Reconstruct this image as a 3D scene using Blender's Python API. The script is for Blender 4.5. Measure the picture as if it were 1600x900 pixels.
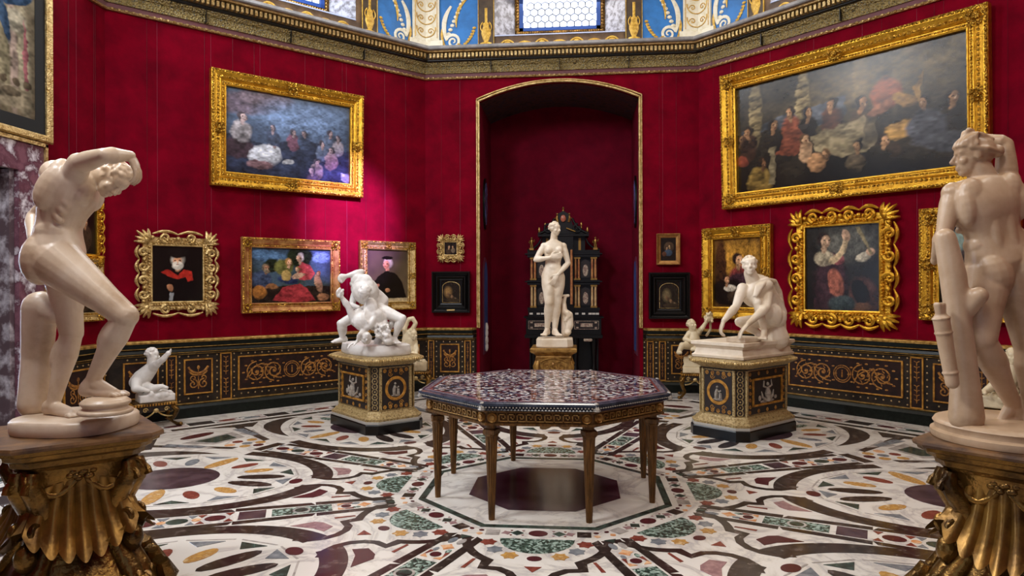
import bpy, bmesh, math, random
import numpy as np
from mathutils import Vector, Matrix
for o in list(bpy.data.objects): bpy.data.objects.remove(o, do_unlink=True)
SC = bpy.context.scene
COL = SC.collection
PI = math.pi
rnd = random.Random(7)
# ---------------------------------------------------------------- camera
FPX = 1076.0
YAW, PITCH, ROLL = 0.094, -0.002, -0.003
CAM = Vector((0.353, -5.59, 1.593))
_f = Vector((-math.sin(YAW)*math.cos(PITCH), math.cos(YAW)*math.cos(PITCH), math.sin(PITCH)))
_r = Vector((math.cos(YAW), math.sin(YAW), 0)); _u = _r.cross(_f)
RGT = _r*math.cos(ROLL) + _u*math.sin(ROLL); UPV = -_r*math.sin(ROLL) + _u*math.cos(ROLL); FWD = _f
cd = bpy.data.cameras.new('camera'); cam = bpy.data.objects.new('camera', cd); COL.objects.link(cam)
cam.matrix_world = Matrix(((RGT.x, UPV.x, -FWD.x, CAM.x), (RGT.y, UPV.y, -FWD.y, CAM.y), (RGT.z, UPV.z, -FWD.z, CAM.z), (0, 0, 0, 1)))
cd.sensor_width = 36; cd.lens = FPX/1600*36; cd.clip_start = 0.05
SC.camera = cam
# ---------------------------------------------------------------- exposure, world, lights
SC.view_settings.view_transform = 'Standard'; SC.view_settings.look = 'None'
SC.view_settings.gamma = 1; SC.view_settings.exposure = 0.12; SC.view_settings.use_curve_mapping = False
wd = bpy.data.worlds.new('world'); SC.world = wd; wd.use_nodes = True
wd.node_tree.nodes['Background'].inputs[0].default_value = (0.62, 0.74, 1.0, 1); wd.node_tree.nodes['Background'].inputs[1].default_value = 0.5
def area_light(name, loc, target, size, sizey, power, col):
    l = bpy.data.lights.new(name, 'AREA'); l.shape = 'RECTANGLE'; l.size = size; l.size_y = sizey; l.energy = power; l.color = col
    o = bpy.data.objects.new(name, l); COL.objects.link(o); o.location = loc
    o.rotation_euler = (Vector(target)-Vector(loc)).to_track_quat('-Z', 'Y').to_euler(); return o
# room octagon, seen from inside going clockwise from the left corner
OCT = [(-5.08, 1.91), (-2.0, 5.0), (2.19, 5.0), (5.21, 1.85), (5.21, -2.35), (2.2, -5.15), (-2.0, -5.15), (-5.08, -2.2)]
WN = ['back_left', 'back', 'back_right', 'right', 'front_right', 'front', 'front_left', 'left']
T8 = math.tan(PI/8)
def wall_frame(k):
    A = Vector((*OCT[k], 0)); B = Vector((*OCT[(k+1) % 8], 0)); T = (B-A); L = T.length; T.normalize(); O = Vector((0, 0, 1)).cross(T)
    M = Matrix(((T.x, O.x, 0, A.x), (T.y, O.y, 0, A.y), (0, 0, 1, 0), (0, 0, 0, 1)))
    return M, L
WF = [wall_frame(k) for k in range(8)]
WINPOW = [110, 80, 80, 40, 70, 80, 260, 200]
for k in range(8):                       # daylight entering through the drum windows
    M, L = WF[k]
    area_light('window_light', M @ Vector((L/2, -0.25, 6.45)), (0.0, 0.0, 0.6), 1.3, 1.5, WINPOW[k], (0.93, 0.96, 1.0) if k in (0, 6, 7) else (1.0, 0.93, 0.82))
# cold daylight from the doorway in the left wall
area_light('door_daylight', (-5.9, -0.55, 1.7), (-2.0, -0.6, 0.4), 1.4, 2.3, 330, (0.62, 0.76, 1.0))
# added violet spot standing in for a window sunbeam on the damask between pictures
sp = bpy.data.lights.new('added_beam_spot', 'SPOT'); sp.energy = 9500; sp.spot_size = math.radians(18); sp.spot_blend = 1.0; sp.color = (0.52, 0.30, 1.0); sp.shadow_soft_size = 0.06
so = bpy.data.objects.new('added_beam_spot', sp); COL.objects.link(so); so.location = (0.6, 0.2, 5.6)
so.rotation_euler = (Vector((-2.90, 4.10, 2.55))-Vector((0.6, 0.2, 5.6))).to_track_quat('-Z', 'Y').to_euler()

# ---------------------------------------------------------------- materials
def lin(c):
    if isinstance(c, str):
        c = c.lstrip('#'); c = [int(c[i:i+2], 16)/255 for i in (0, 2, 4)]
        return tuple(x/12.92 if x <= 0.04045 else ((x+0.055)/1.055)**2.4 for x in c)
    return tuple(c[:3])
MATS = {}
def mat(name, c1, rough=0.5, metal=0.0, c2=None, scale=8.0, detail=5.0, lo=0.4, hi=0.62, kind='noise', bump=0.0, bscale=40.0, stretch=(1, 1, 1), c3=None, emit=0.0, spec=0.5, sheen=0.0, alpha=None, bkind='noise'):
    if name in MATS: return MATS[name]
    m = bpy.data.materials.new(name); m.use_nodes = True; n = m.node_tree.nodes; lk = m.node_tree.links
    b = n['Principled BSDF']; b.inputs['Roughness'].default_value = rough; b.inputs['Metallic'].default_value = metal
    b.inputs['Specular IOR Level'].default_value = spec
    b.inputs['Base Color'].default_value = (*lin(c1), 1)
    if sheen: b.inputs['Sheen Weight'].default_value = sheen; b.inputs['Sheen Tint'].default_value = (1, 0.3, 0.45, 1)
    if emit: b.inputs['Emission Color'].default_value = (*lin(c1), 1); b.inputs['Emission Strength'].default_value = emit
    tc = n.new('ShaderNodeTexCoord'); mp = n.new('ShaderNodeMapping'); mp.inputs['Scale'].default_value = stretch
    lk.new(tc.outputs['Object'], mp.inputs['Vector'])
    if c2 is not None:
        if kind == 'voronoi':
            t = n.new('ShaderNodeTexVoronoi'); t.inputs['Scale'].default_value = scale; src = t.outputs['Color']
            sp_ = n.new('ShaderNodeSeparateColor'); lk.new(src, sp_.inputs[0]); src = sp_.outputs[0]
        elif kind == 'wave':
            t = n.new('ShaderNodeTexWave'); t.inputs['Scale'].default_value = scale; t.inputs['Distortion'].default_value = 6; t.inputs['Detail'].default_value = detail; src = t.outputs['Fac']
        else:
            t = n.new('ShaderNodeTexNoise'); t.inputs['Scale'].default_value = scale; t.inputs['Detail'].default_value = detail; t.inputs['Roughness'].default_value = 0.62
            t.inputs['Distortion'].default_value = 1.2 if kind == 'vein' else 0.2; src = t.outputs['Fac']
            if kind == 'vein':
                a = n.new('ShaderNodeMath'); a.operation = 'SUBTRACT'; lk.new(src, a.inputs[0]); a.inputs[1].default_value = 0.5
                a2 = n.new('ShaderNodeMath'); a2.operation = 'ABSOLUTE'; lk.new(a.outputs[0], a2.inputs[0]); src = a2.outputs[0]
        lk.new(mp.outputs['Vector'], t.inputs['Vector'])
        r = n.new('ShaderNodeValToRGB'); e = r.color_ramp.elements
        e[0].position = lo; e[0].color = (*lin(c1), 1); e[1].position = hi; e[1].color = (*lin(c2), 1)
        if c3 is not None:
            x = e.new((lo+hi)/2); x.color = (*lin(c3), 1)
        lk.new(src, r.inputs[0]); lk.new(r.outputs[0], b.inputs['Base Color'])
    if bump:
        if bkind == 'voronoi':
            t2 = n.new('ShaderNodeTexVoronoi'); t2.inputs['Scale'].default_value = bscale; o2 = t2.outputs['Distance']
        else:
            t2 = n.new('ShaderNodeTexNoise'); t2.inputs['Scale'].default_value = bscale; t2.inputs['Detail'].default_value = 3; o2 = t2.outputs['Fac']
        lk.new(mp.outputs['Vector'], t2.inputs['Vector'])
        bp = n.new('ShaderNodeBump'); bp.inputs['Strength'].default_value = bump; bp.inputs['Distance'].default_value = 0.02
        lk.new(o2, bp.inputs['Height']); lk.new(bp.outputs[0], b.inputs['Normal'])
    MATS[name] = m; return m
DAMASK = mat('crimson_damask', '7a001a', 0.8, c2='580012', scale=3, bump=0.08, bscale=120, spec=0.05, lo=0.3, hi=0.7)
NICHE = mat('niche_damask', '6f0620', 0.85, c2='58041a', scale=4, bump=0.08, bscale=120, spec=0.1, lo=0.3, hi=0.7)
MARBLE = mat('statue_marble', 'e6d8c2', 0.38, c2='c4ac8a', scale=3.2, lo=0.45, hi=0.75, bump=0.06, bscale=30, detail=6)
MARBLE_OLD = mat('aged_marble', 'dcc9b2', 0.36, c2='a88a6c', c3='cdb69a', scale=3.4, lo=0.34, hi=0.74, bump=0.06, bscale=25, detail=6)
MARBLE_SHADED = mat('shaded_aged_marble', 'c9ae90', 0.36, c2='8e6e50', c3='b59878', scale=3.0, lo=0.32, hi=0.74, bump=0.06, bscale=25, detail=6)  # same marble, browner: the right nude's shade is put into the colour
MARBLE_WHITE = mat('cool_white_marble', 'e4e0da', 0.38, c2='bdb4aa', scale=5, lo=0.45, hi=0.8, bump=0.05, bscale=40)
GOLD = mat('bright_gilding', 'e2b13c', 0.3, 0.9, c2='a8741a', scale=14, lo=0.4, hi=0.75, bump=0.35, bscale=70)
GOLDC = mat('carved_gilding', 'd9ab45', 0.34, 0.9, c2='6e4a12', scale=40, lo=0.42, hi=0.66, bump=1.0, bscale=55, bkind='voronoi')
GOLDP = mat('pale_gilding', 'd8bd84', 0.36, 0.85, c2='9c7a3c', scale=20, lo=0.4, hi=0.7, bump=0.6, bscale=60)
GOLDD = mat('old_dark_gilding', '8f6a30', 0.27, 0.75, c2='3a2710', scale=7, lo=0.36, hi=0.68, bump=0.25, bscale=40)
GOLDPAINT = mat('gold_paint', 'c9913a', 0.5, 0.3, c2='8c5c1e', scale=20)
CREAM = mat('cream_gilt_paint', 'b7a273', 0.5, 0.2, c2='5c482a', c3='a48a58', scale=55, lo=.38, hi=.66, bump=0.5, bscale=70)
EBONY = mat('ebony', '080707', 0.3, spec=0.35)
BROWNP = mat('brown_painted_panel', '2c1610', 0.55, c2='1a0d09', scale=10, spec=.25)
STUDB = mat('dark_wainscot', '2e241a', 0.55, c2='1b140f', scale=9, spec=.25)
BLKGRN = mat('black_green_plinth', '080c09', 0.35, c2='141a15', scale=20, spec=.25)
TABLEG = mat('table_leg_gilding', '82592a', 0.42, 0.5, c2='3c270f', scale=12, lo=0.35, hi=0.7, bump=0.4, bscale=60, stretch=(4, 4, 0.6))

# ---------------------------------------------------------------- mesh builder
class MB:
    def __init__(s): s.v = []; s.f = []; s.mi = []; s.cur = 0; s.M = None
    def _add(s, vs, fs):
        o = len(s.v)
        if s.M is not None: vs = [tuple(s.M @ Vector(v)) for v in vs]
        s.v.extend([tuple(v) for v in vs]); s.f.extend([tuple(i+o for i in f) for f in fs]); s.mi.extend([s.cur]*len(fs))
    def box(s, x0, x1, y0, y1, z0, z1, bev=0):
        if bev <= 0:
            s._add([(x0, y0, z0), (x1, y0, z0), (x1, y1, z0), (x0, y1, z0), (x0, y0, z1), (x1, y0, z1), (x1, y1, z1), (x0, y1, z1)],
                   [(0, 3, 2, 1), (4, 5, 6, 7), (0, 1, 5, 4), (1, 2, 6, 5), (2, 3, 7, 6), (3, 0, 4, 7)])
        else:
            b = bev
            s.loft([[(x0+b, y0+b, z0), (x1-b, y0+b, z0), (x1-b, y1-b, z0), (x0+b, y1-b, z0)], [(x0, y0, z0+b), (x1, y0, z0+b), (x1, y1, z0+b), (x0, y1, z0+b)],
                    [(x0, y0, z1-b), (x1, y0, z1-b), (x1, y1, z1-b), (x0, y1, z1-b)], [(x0+b, y0+b, z1), (x1-b, y0+b, z1), (x1-b, y1-b, z1), (x0+b, y1-b, z1)]])
    def loft(s, rings, closed=False, cap=True):
        n = len(rings[0]); vs = [p for r in rings for p in r]; fs = []; m = len(rings)
        for i in range(m if closed else m-1):
            j = (i+1) % m
            for k in range(n):
                l = (k+1) % n; fs.append((i*n+k, i*n+l, j*n+l, j*n+k))
        if cap and not closed: fs.append(tuple(range(n-1, -1, -1))); fs.append(tuple(range((m-1)*n, m*n)))
        s._add(vs, fs)
    def prism(s, poly, z0, z1):
        s.loft([[(x, y, z0) for x, y in poly], [(x, y, z1) for x, y in poly]])
    def prism_y(s, poly, y0, y1):     # poly in x,z ; extruded along y
        s.loft([[(x, y0, z) for x, z in poly], [(x, y1, z) for x, z in poly]])
    def sweep_s(s, s0, s1, prof, mitre=True):   # prof: closed polygon (d, z), runs along x, local y = -d
        t = T8 if mitre else 0
        s.loft([[(s0+d*t, -d, z) for d, z in prof], [(s1-d*t, -d, z) for d, z in prof]])
    def lathe(s, prof, cx=0, cy=0, n=16, sx=1, sy=1):
        s.loft([[(cx+r*sx*math.cos(2*PI*k/n), cy+r*sy*math.sin(2*PI*k/n), z) for k in range(n)] for r, z in prof])
    def ngon(s, prof, n, cx=0, cy=0, rot=0):   # prof (apothem, z)
        c = 1/math.cos(PI/n)
        s.loft([[(cx+r*c*math.cos(2*PI*(k+.5)/n+rot), cy+r*c*math.sin(2*PI*(k+.5)/n+rot), z) for k in range(n)] for r, z in prof])
    def polyprof(s, poly_of, prof):             # prof: (inset, z); poly_of(inset) -> 2D polygon
        s.loft([[(x, y, z) for x, y in poly_of(i)] for i, z in prof])
    def tube(s, pts, r, n=6, flat=1.0, fdir=None, cap=True):
        pts = [Vector(p) for p in pts]; m = len(pts); rs = r if isinstance(r, (list, tuple)) else [r]*m
        rings = []; prev = None
        for i, p in enumerate(pts):
            t = (pts[min(i+1, m-1)]-pts[max(i-1, 0)])
            if t.length < 1e-9: t = Vector((0, 0, 1))
            t.normalize()
            if fdir is not None: nn = Vector(fdir)
            elif prev is not None: nn = prev
            else: nn = Vector((0, 0, 1)) if abs(t.z) < .9 else Vector((1, 0, 0))
            a = nn - t*nn.dot(t)
            if a.length < 1e-6: a = t.orthogonal()
            a.normalize(); prev = a; b = t.cross(a)
            rings.append([tuple(p + a*(rs[i]*flat*math.cos(2*PI*k/n)) + b*(rs[i]*math.sin(2*PI*k/n))) for k in range(n)])
        s.loft(rings, cap=cap)
    def ell(s, c, r, M3=None, nu=10, nv=7):
        c = Vector(c); rings = []
        r = (r, r, r) if not isinstance(r, (tuple, list)) else r
        vs = []; fs = []
        for i in range(1, nv):
            a = PI*i/nv
            for k in range(nu):
                b = 2*PI*k/nu; v = Vector((r[0]*math.sin(a)*math.cos(b), r[1]*math.sin(a)*math.sin(b), r[2]*math.cos(a)))
                if M3 is not None: v = M3 @ v
                vs.append(tuple(c+v))
        for i in range(nv-2):
            for k in range(nu):
                l = (k+1) % nu; fs.append((i*nu+k, (i+1)*nu+k, (i+1)*nu+l, i*nu+l))
        t = Vector((0, 0, r[2])); t = M3 @ t if M3 is not None else t
        vs.append(tuple(c+t)); vs.append(tuple(c-t)); N = (nv-1)*nu
        for k in range(nu):
            l = (k+1) % nu; fs.append((N, k, l)); fs.append((N+1, (nv-2)*nu+l, (nv-2)*nu+k))
        s._add(vs, fs)
    def build(s, name, mats, parent=None, smooth=False, kind=None, label=None):
        if not isinstance(mats, (list, tuple)): mats = [mats]
        me = bpy.data.meshes.new(name); me.from_pydata(s.v, [], s.f)
        for m in mats: me.materials.append(m)
        if len(mats) > 1: me.polygons.foreach_set('material_index', s.mi)
        if smooth: me.polygons.foreach_set('use_smooth', [True]*len(s.f))
        bm = bmesh.new(); bm.from_mesh(me); bmesh.ops.recalc_face_normals(bm, faces=bm.faces[:]); bm.to_mesh(me); bm.free()
        if smooth == 'auto' or smooth:
            me.update()
            try: me.set_sharp_from_angle(angle=math.radians(50 if smooth is True else 40))
            except Exception: pass
        o = bpy.data.objects.new(name, me); COL.objects.link(o)
        if parent is not None: o.parent = parent
        if kind: o['kind'] = kind
        if label: o['label'] = label
        return o
def frame_axes(x, y, z):
    return Matrix(((x.x, y.x, z.x), (x.y, y.y, z.y), (x.z, y.z, z.z)))
def tag(o, label=None, cat=None, group=None, kind=None):
    if label: o['label'] = label
    if cat: o['category'] = cat
    if group: o['group'] = group
    if kind: o['kind'] = kind
    return o
def root(name, label, cat, M=None, group=None):
    o = bpy.data.objects.new(name, None); COL.objects.link(o); o.empty_display_size = 0.1
    if M is not None: o.matrix_world = M
    return tag(o, label, cat, group)
def quick(name, m, parent, fn, smooth=False, kind=None, label=None):
    b = MB(); fn(b); return b.build(name, m, parent, smooth, kind, label)
def spiral(cx, cz, r0, a0, turns, sgn=1, n=22, r1=0.12):
    out = []
    for i in range(n+1):
        t = i/n; r = r0*((1-t)*1.0+t*r1); a = a0+sgn*turns*2*PI*t
        out.append((cx+r*math.cos(a), cz+r*math.sin(a)))
    return out
def leafcurve(x0, z0, x1, z1, bend, n=8):
    mx, mz = (x0+x1)/2-(z1-z0)*bend, (z0+z1)/2+(x1-x0)*bend
    return [((1-t)**2*x0+2*t*(1-t)*mx+t*t*x1, (1-t)**2*z0+2*t*(1-t)*mz+t*t*z1) for t in [i/n for i in range(n+1)]]
def wallpt(pts, y): return [(x, y, z) for x, z in pts]
# ================================================================ FLOOR
FC = (0.10, -0.13)
WHITE = mat('white_floor_marble', 'e6e0d6', 0.18, c2='a79f98', c3='e0d8cc', kind='vein', scale=1.6, lo=0.0, hi=0.06, detail=7)
for nm in ():
    pass
r_ = WHITE.node_tree.nodes['Color Ramp'].color_ramp.elements; r_[0].color = (*lin('b8b0aa'), 1); r_[1].color = (*lin('d2cabd'), 1); r_[2].color = (*lin('dbd4c9'), 1)
STONES = dict(
 dk=mat('dark_grey_marble', '4a3f3a', 0.18, c2='6a5f58', c3='2e2623', scale=9, detail=8, lo=0.3, hi=0.72),
 dk2=mat('black_brown_marble', '241c19', 0.16, c2='75675d', c3='352b27', scale=14, detail=9, lo=0.36, hi=0.74),
 grn=mat('green_breccia', '26332c', 0.18, c2='9fb0a2', c3='46584c', kind='voronoi', scale=55, lo=0.1, hi=0.9),
 dgn=mat('dark_green_marble', '1a231f', 0.18, c2='52665a', scale=18, detail=9, lo=0.4, hi=0.75),
 red=mat('rosso_marble', '6e3028', 0.2, c2='854638', scale=20),
 drd=mat('porphyry', '441c20', 0.2, c2='55262a', scale=40),
 yel=mat('giallo_marble', 'c99a52', 0.2, c2='dcc090', c3='a87a40', scale=22, lo=0.35, hi=0.7),
 org=mat('orange_marble', 'c98652', 0.2, c2='ddb38a', scale=18),
 blu=mat('blue_grey_marble', '5c6066', 0.2, c2='8e9090', scale=16, lo=0.35, hi=0.7),
 pnk=mat('pink_breccia', 'a5827e', 0.2, c2='7a5a5c', scale=20, lo=0.35, hi=0.7),
 prp=mat('purple_breccia', '5a4548', 0.16, c2='2b1f22', c3='46343a', scale=5, detail=9, lo=0.35, hi=0.65),
 gry=mat('pale_grey_marble', 'b5aca2', 0.2, c2='8d857e', scale=10))
PIECES = []     # (polygon world xy, z top, stone)
def rot8(poly, k):
    a = k*PI/4+PI/2; du = (math.sin(a), -math.cos(a)); dv = (math.cos(a), math.sin(a))
    return [(FC[0]+u*du[0]+v*dv[0], FC[1]+u*du[1]+v*dv[1]) for u, v in poly]
def rotb(poly, k):   # band coordinates around the ray through the vertex
    a = k*PI/4+PI/2+PI/8; du = (math.sin(a), -math.cos(a)); dv = (math.cos(a), math.sin(a))
    return [(FC[0]+u*du[0]+v*dv[0], FC[1]+u*du[1]+v*dv[1]) for u, v in poly]
def ellp(cu, cv, ru, rv, n=18, rot=0):
    c, s_ = math.cos(rot), math.sin(rot)
    return [(cu+ru*math.cos(t)*c-rv*math.sin(t)*s_, cv+ru*math.cos(t)*s_+rv*math.sin(t)*c) for t in [2*PI*i/n for i in range(n)]]
def star(cu, cv, r, n=6, rin=0.68, rot=0, sq=1.0):
    return [(cu+(r if i % 2 == 0 else r*rin)*math.cos(rot+PI*i/n), cv+sq*(r if i % 2 == 0 else r*rin)*math.sin(rot+PI*i/n)) for i in range(2*n)]
def strip(path, w):
    L = []; R = []; m = len(path); ws = w if isinstance(w, list) else [w]*m
    for i, p in enumerate(path):
        a = path[max(i-1, 0)]; b = path[min(i+1, m-1)]; dx, dy = b[0]-a[0], b[1]-a[1]; l = math.hypot(dx, dy) or 1
        nx, ny = -dy/l*ws[i]/2, dx/l*ws[i]/2; L.append((p[0]+nx, p[1]+ny)); R.append((p[0]-nx, p[1]-ny))
    return [L[i:i+2]+R[i:i+2][::-1] for i in range(m-1)], L+R[::-1]
def quad(u0, u1, v0, v1): return [(u0, v0), (u1, v0), (u1, v1), (u0, v1)]
def sector():
    S = []
    def A(poly, st, lv=2): S.append((poly, st, lv))
    # border strip along the octagon
    A(quad(-0.045, 0.045, 1.0, 1.0), 'drd', 0) if False else None
    A(ellp(0, 1.03, 0.062, 0.05), 'drd')
    for s in (-1, 1):
        A(star(s*0.135, 1.03, 0.042, 4, .7), 'dgn'); A(star(s*0.205, 1.03, 0.036, 4, .6, .4), 'pnk')
        A(quad(min(s*.25, s*.34), max(s*.25, s*.34), .985, 1.075), 'gry' if s > 0 else 'dk2')
        for dv in (-.04, .04): A([(s*.088, 1.03+dv-.008), (s*.108, 1.03+dv-.008), (s*.098, 1.03+dv+.01)], 'pnk'); A([(s*.165, 1.03+dv-.006), (s*.183, 1.03+dv-.006), (s*.174, 1.03+dv+.009)], 'red')
        A(star(s*.378, 1.055, .022, 4, .8), 'org'); A(ellp(s*.372, .995, .018, .014, 8), 'drd')
    # half moon
    A([(0.235*math.cos(PI*i/16), 1.13+0.235*math.sin(PI*i/16)) for i in range(17)], 'grn')
    seq = [(12, 'red', 0), (36, 'blu', 0), (61, 'yel', 0), (90, 'drd', 1), (119, 'yel', 0), (144, 'blu', 0), (168, 'red', 0)]
    for a, st, ov in seq:
        a = math.radians(a); c = (.307*math.cos(a), 1.135+.307*math.sin(a))
        A(ellp(*c, .045, .036, 14, a+PI/2) if ov else star(*c, .056, 6, .72, a), st)
    # dark ogee contour from the octagon corner to the neck
    hp = [(.445*math.cos(math.radians(a)), 1.13+.445*math.sin(math.radians(a))) for a in range(4, 62, 8)]
    for s in (-1, 1):
        pth = [(.425, 1.12)]+hp[:6]+[(.27, 1.485), (.285, 1.585), (.19, 1.60), (.13, 1.65), (.09, 1.73), (.085, 1.82), (.12, 1.90), (.20, 1.96)]
        w = [.06]*6+[.06, .075, .07, .055, .055, .055, .055, .065, .09, .12][:len(pth)-6]
        w = (w+[.1]*9)[:len(pth)]
        qs, outl = strip(pth, w); outl = [(s*u, v) for u, v in outl]
        A(outl, 'dk2', 1)
        A([(s*.34, 1.47), (s*.36, 1.47), (s*.41, 1.60), (s*.385, 1.605)], 'red')
        A([(s*.20, 1.77), (s*.25, 1.685), (s*.36, 1.70), (s*.415, 1.74), (s*.44, 1.90), (s*.30, 1.80)], 'drd' if s < 0 else 'pnk')
    A([(-.05, 1.56), (.05, 1.56), (0, 1.635)], 'red')
    # great oval: dark ring segments, white disc, rosette
    def oe(f, a): return (.83*f*math.sin(a), 3.1-1.15*f*math.cos(a))
    for s in (-1, 1):
        for a0, a1 in ((.115, .5), (.5, .95), (.95, 1.4)):
            n = 8; aa = [a0+(a1-a0)*i/n for i in range(n+1)]
            A([(s*x, y) for x, y in ([oe(1.0, a) for a in aa]+[oe(1.15, a) for a in aa[::-1]])], 'dk' if a0 < .4 else 'dk2', 1)
        n = 10; aa = [1.62+(2.75-1.62)*i/n for i in range(n+1)]
        A([(s*x, y) for x, y in ([oe(1.0, a) for a in aa]+[oe(1.0+.22*math.sin(PI*i/n), a) for i, a in list(enumerate(aa))[::-1]])], 'dk', 1)
    A(ellp(0, 2.05, .07, .05), 'drd')
    # stone and petals
    A(ellp(0, 3.12, .33, .38, 28), 'prp')
    pet = ['dk2', 'yel', 'red', 'yel', 'blu', 'red', 'yel', 'grn']
    N = 16
    for i in range(N):
        a = 2*PI*(i+.5)/N; j = i if i < 8 else 15-i; st = pet[j]
        f = .625; c = oe(f, a); big = j in (0, 3)
        ang = math.atan2(-1.15*math.cos(a), .83*math.sin(a))
        A(ellp(*c, .20 if big else .12, .065 if big else .055, 14, ang), st)
        a2 = 2*PI*i/N; c2_ = oe(.83, a2); e = .075
        p0_ = [oe(.905, a2-.17), oe(.905, a2+.17), oe(.893, a2+.17), oe(.893, a2-.17)]; A(p0_, 'gry', 1)
        if not big:
            c3_ = oe(.885, a); 
        p1 = oe(.86, a2-.13); p2 = oe(.86, a2+.13); p3 = oe(.76, a2); A([p1, p2, p3], 'dgn' if i % 2 else 'blu')
    # outer corner wedges and wall border
    for s in (-1, 1):
        A([(s*.95, 3.92), (s*1.42, 4.16), (s*.8, 4.16)], 'dk', 1)
        A([(s*1.05, 3.3), (s*1.2, 3.62), (s*1.0, 3.75)], 'gry', 1)
    for i in range(4):
        u0 = -1.72+i*.86; A(quad(u0, u0+.85, 4.24, 4.33), 'dk2', 1)
    for i in range(12):
        u = -1.65+i*.3
        if i % 3 == 1: A(quad(u-.14, u+.14, 4.42, 4.6), 'dk', 1)
        else:
            A(ellp(u, 4.51, .10, .05, 12), ['drd', 'dgn', 'red', 'blu'][i % 4])
            for dv in (-.07, .07):
                A([(u-.14, 4.51+dv-.015), (u-.05, 4.51+dv), (u-.14, 4.51+dv+.015)], 'blu'); A([(u+.14, 4.51+dv-.015), (u+.05, 4.51+dv), (u+.14, 4.51+dv+.015)], 'pnk')
    return S
def band():
    S = []
    def A(poly, st, lv=2): S.append((poly, st, lv))
    hw = lambda v: .062+.052*min(1, (v-1.15)/1.7)
    for v0, v1 in ((1.18, 1.75), (1.75, 2.3), (2.3, 2.95)):
        for s in (-1, 1): A([(s*(hw(v0)+.012), v0), (s*(hw(v0)+.072), v0+.03), (s*(hw(v1)+.077), v1), (s*(hw(v1)+.012), v1)], 'dk2', 1)
    for s in (-1, 1): A([(s*.16, 3.3), (s*.24, 3.3), (s*.62, 4.2), (s*.52, 4.2)], 'dk', 1)
    A([(-.04, 1.19), (.04, 1.19), (0, 1.25)], 'dgn')
    for s in (-1, 1): A(ellp(s*.032, 1.30, .024, .05, 10), 'blu' if s > 0 else 'gry')
    A(star(0, 1.41, .05, 4, .62), 'org'); A(ellp(-.045, 1.47, .016, .03, 8), 'grn'); A(ellp(.045, 1.47, .016, .03, 8), 'blu')
    A(ellp(0, 1.54, .036, .036, 12), 'drd')
    for s in (-1, 1): A([(s*.068, 1.49), (s*.068, 1.58), (s*.042, 1.5)], 'red'); A([(s*.07, 1.6), (s*.02, 1.6), (s*.068, 1.55)], 'org')
    A(quad(-.076, .076, 1.64, 2.05), 'grn', 1)
    A(ellp(0, 1.85, .062, .062, 18), 'gry', 2); A(ellp(0, 1.85, .046, .046, 16), 'dgn', 3)
    A(quad(-.085, .085, 2.09, 2.27), 'prp')
    for v, st in ((2.42, 'drd'), (2.66, 'dgn'), (2.86, 'drd')):
        A(ellp(0, v, .055, .07, 14), st)
        for s in (-1, 1):
            for dv in (-.09, .09): A([(s*.094, v+dv-.03), (s*.094, v+dv+.03), (s*.035, v+dv)], 'red' if v < 2.5 else 'blu')
    for v in (2.54, 2.76): A(ellp(0, v, .03, .03, 10), 'org')
    A(quad(-.16, .16, 2.99, 3.10), 'dk2', 1)
    for u, v, st in ((0, 3.2, 'drd'), (-.1, 3.28, 'yel'), (.1, 3.28, 'yel'), (0, 3.36, 'blu'), (-.14, 3.45, 'org'), (.14, 3.45, 'yel'), (0, 3.5, 'red')): A(ellp(u, v, .055, .05, 10), st)
    A([(-.2, 3.62), (.2, 3.62), (.32, 3.95), (-.32, 3.95)], 'gry', 1); A([(-.13, 3.67), (.13, 3.67), (.2, 3.9), (-.2, 3.9)], 'dgn')
    A(ellp(0, 4.12, .2, .08), 'drd')
    for s in (-1, 1): A([(s*.28, 3.6), (s*.36, 3.6), (s*.5, 4.0), (s*.4, 4.05)], 'blu')
    return S
def build_floor():
    fl = quick('floor', WHITE, None, lambda b: b.prism([(-6.3, -7), (7, -7), (7, 7), (-6.3, 7)], -0.1, 0.0)); fl['kind'] = 'structure'
    P = []
    for k in range(8):
        for poly, st, lv in sector(): P.append((rot8(poly, k), lv, st))
        for poly, st, lv in band(): P.append((rotb(poly, k), lv, st))
        # octagon ring, mitred slabs
        t = T8
        P.append((rot8([(-.885*t, .885), (.885*t, .885), (.936*t, .936), (-.936*t, .936)], k), 2, 'dgn'))
        P.append((rot8([(-.585*t+.004, .585), (.585*t-.004, .585), (.875*t-.004, .875), (-.875*t+.004, .875)], k), 1, 'WH'))
    P.append(([(FC[0]+.575/math.cos(PI/8)*math.cos(PI/8+PI/4*i), FC[1]+.575/math.cos(PI/8)*math.sin(PI/8+PI/4*i)) for i in range(8)], 1, 'prp'))
    def key(p):
        pl = p[0]; ar = abs(sum(pl[i][0]*pl[(i+1) % len(pl)][1]-pl[(i+1) % len(pl)][0]*pl[i][1] for i in range(len(pl))))/2
        cx = sum(q[0] for q in pl)/len(pl); cy = sum(q[1] for q in pl)/len(pl)
        v = Vector((cx, cy, 0))-CAM; dep = v.dot(FWD)
        if dep < .5: return 0
        x = 800+FPX*v.dot(RGT)/dep; y = 450-FPX*v.dot(UPV)/dep
        if not (-60 < x < 1660 and y < 960): return 0
        return ar/dep**3
    P.sort(key=key, reverse=True)
    stl = dict(STONES); stl['WH'] = WHITE
    names = list(stl); rest = MB()
    for i, (pl, lv, st) in enumerate(P):
        if i < 290:
            b = MB(); b.prism(pl, -0.01, 0.0012*lv+0.0000025*i); b.build('marble_inlay', stl[st], fl)
        else:
            rest.cur = names.index(st); rest.prism(pl, -0.01, 0.0012*lv+0.0000009*i)
    rest.build('small_marble_inlays', [stl[n] for n in names], fl, kind='stuff')
build_floor()

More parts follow.
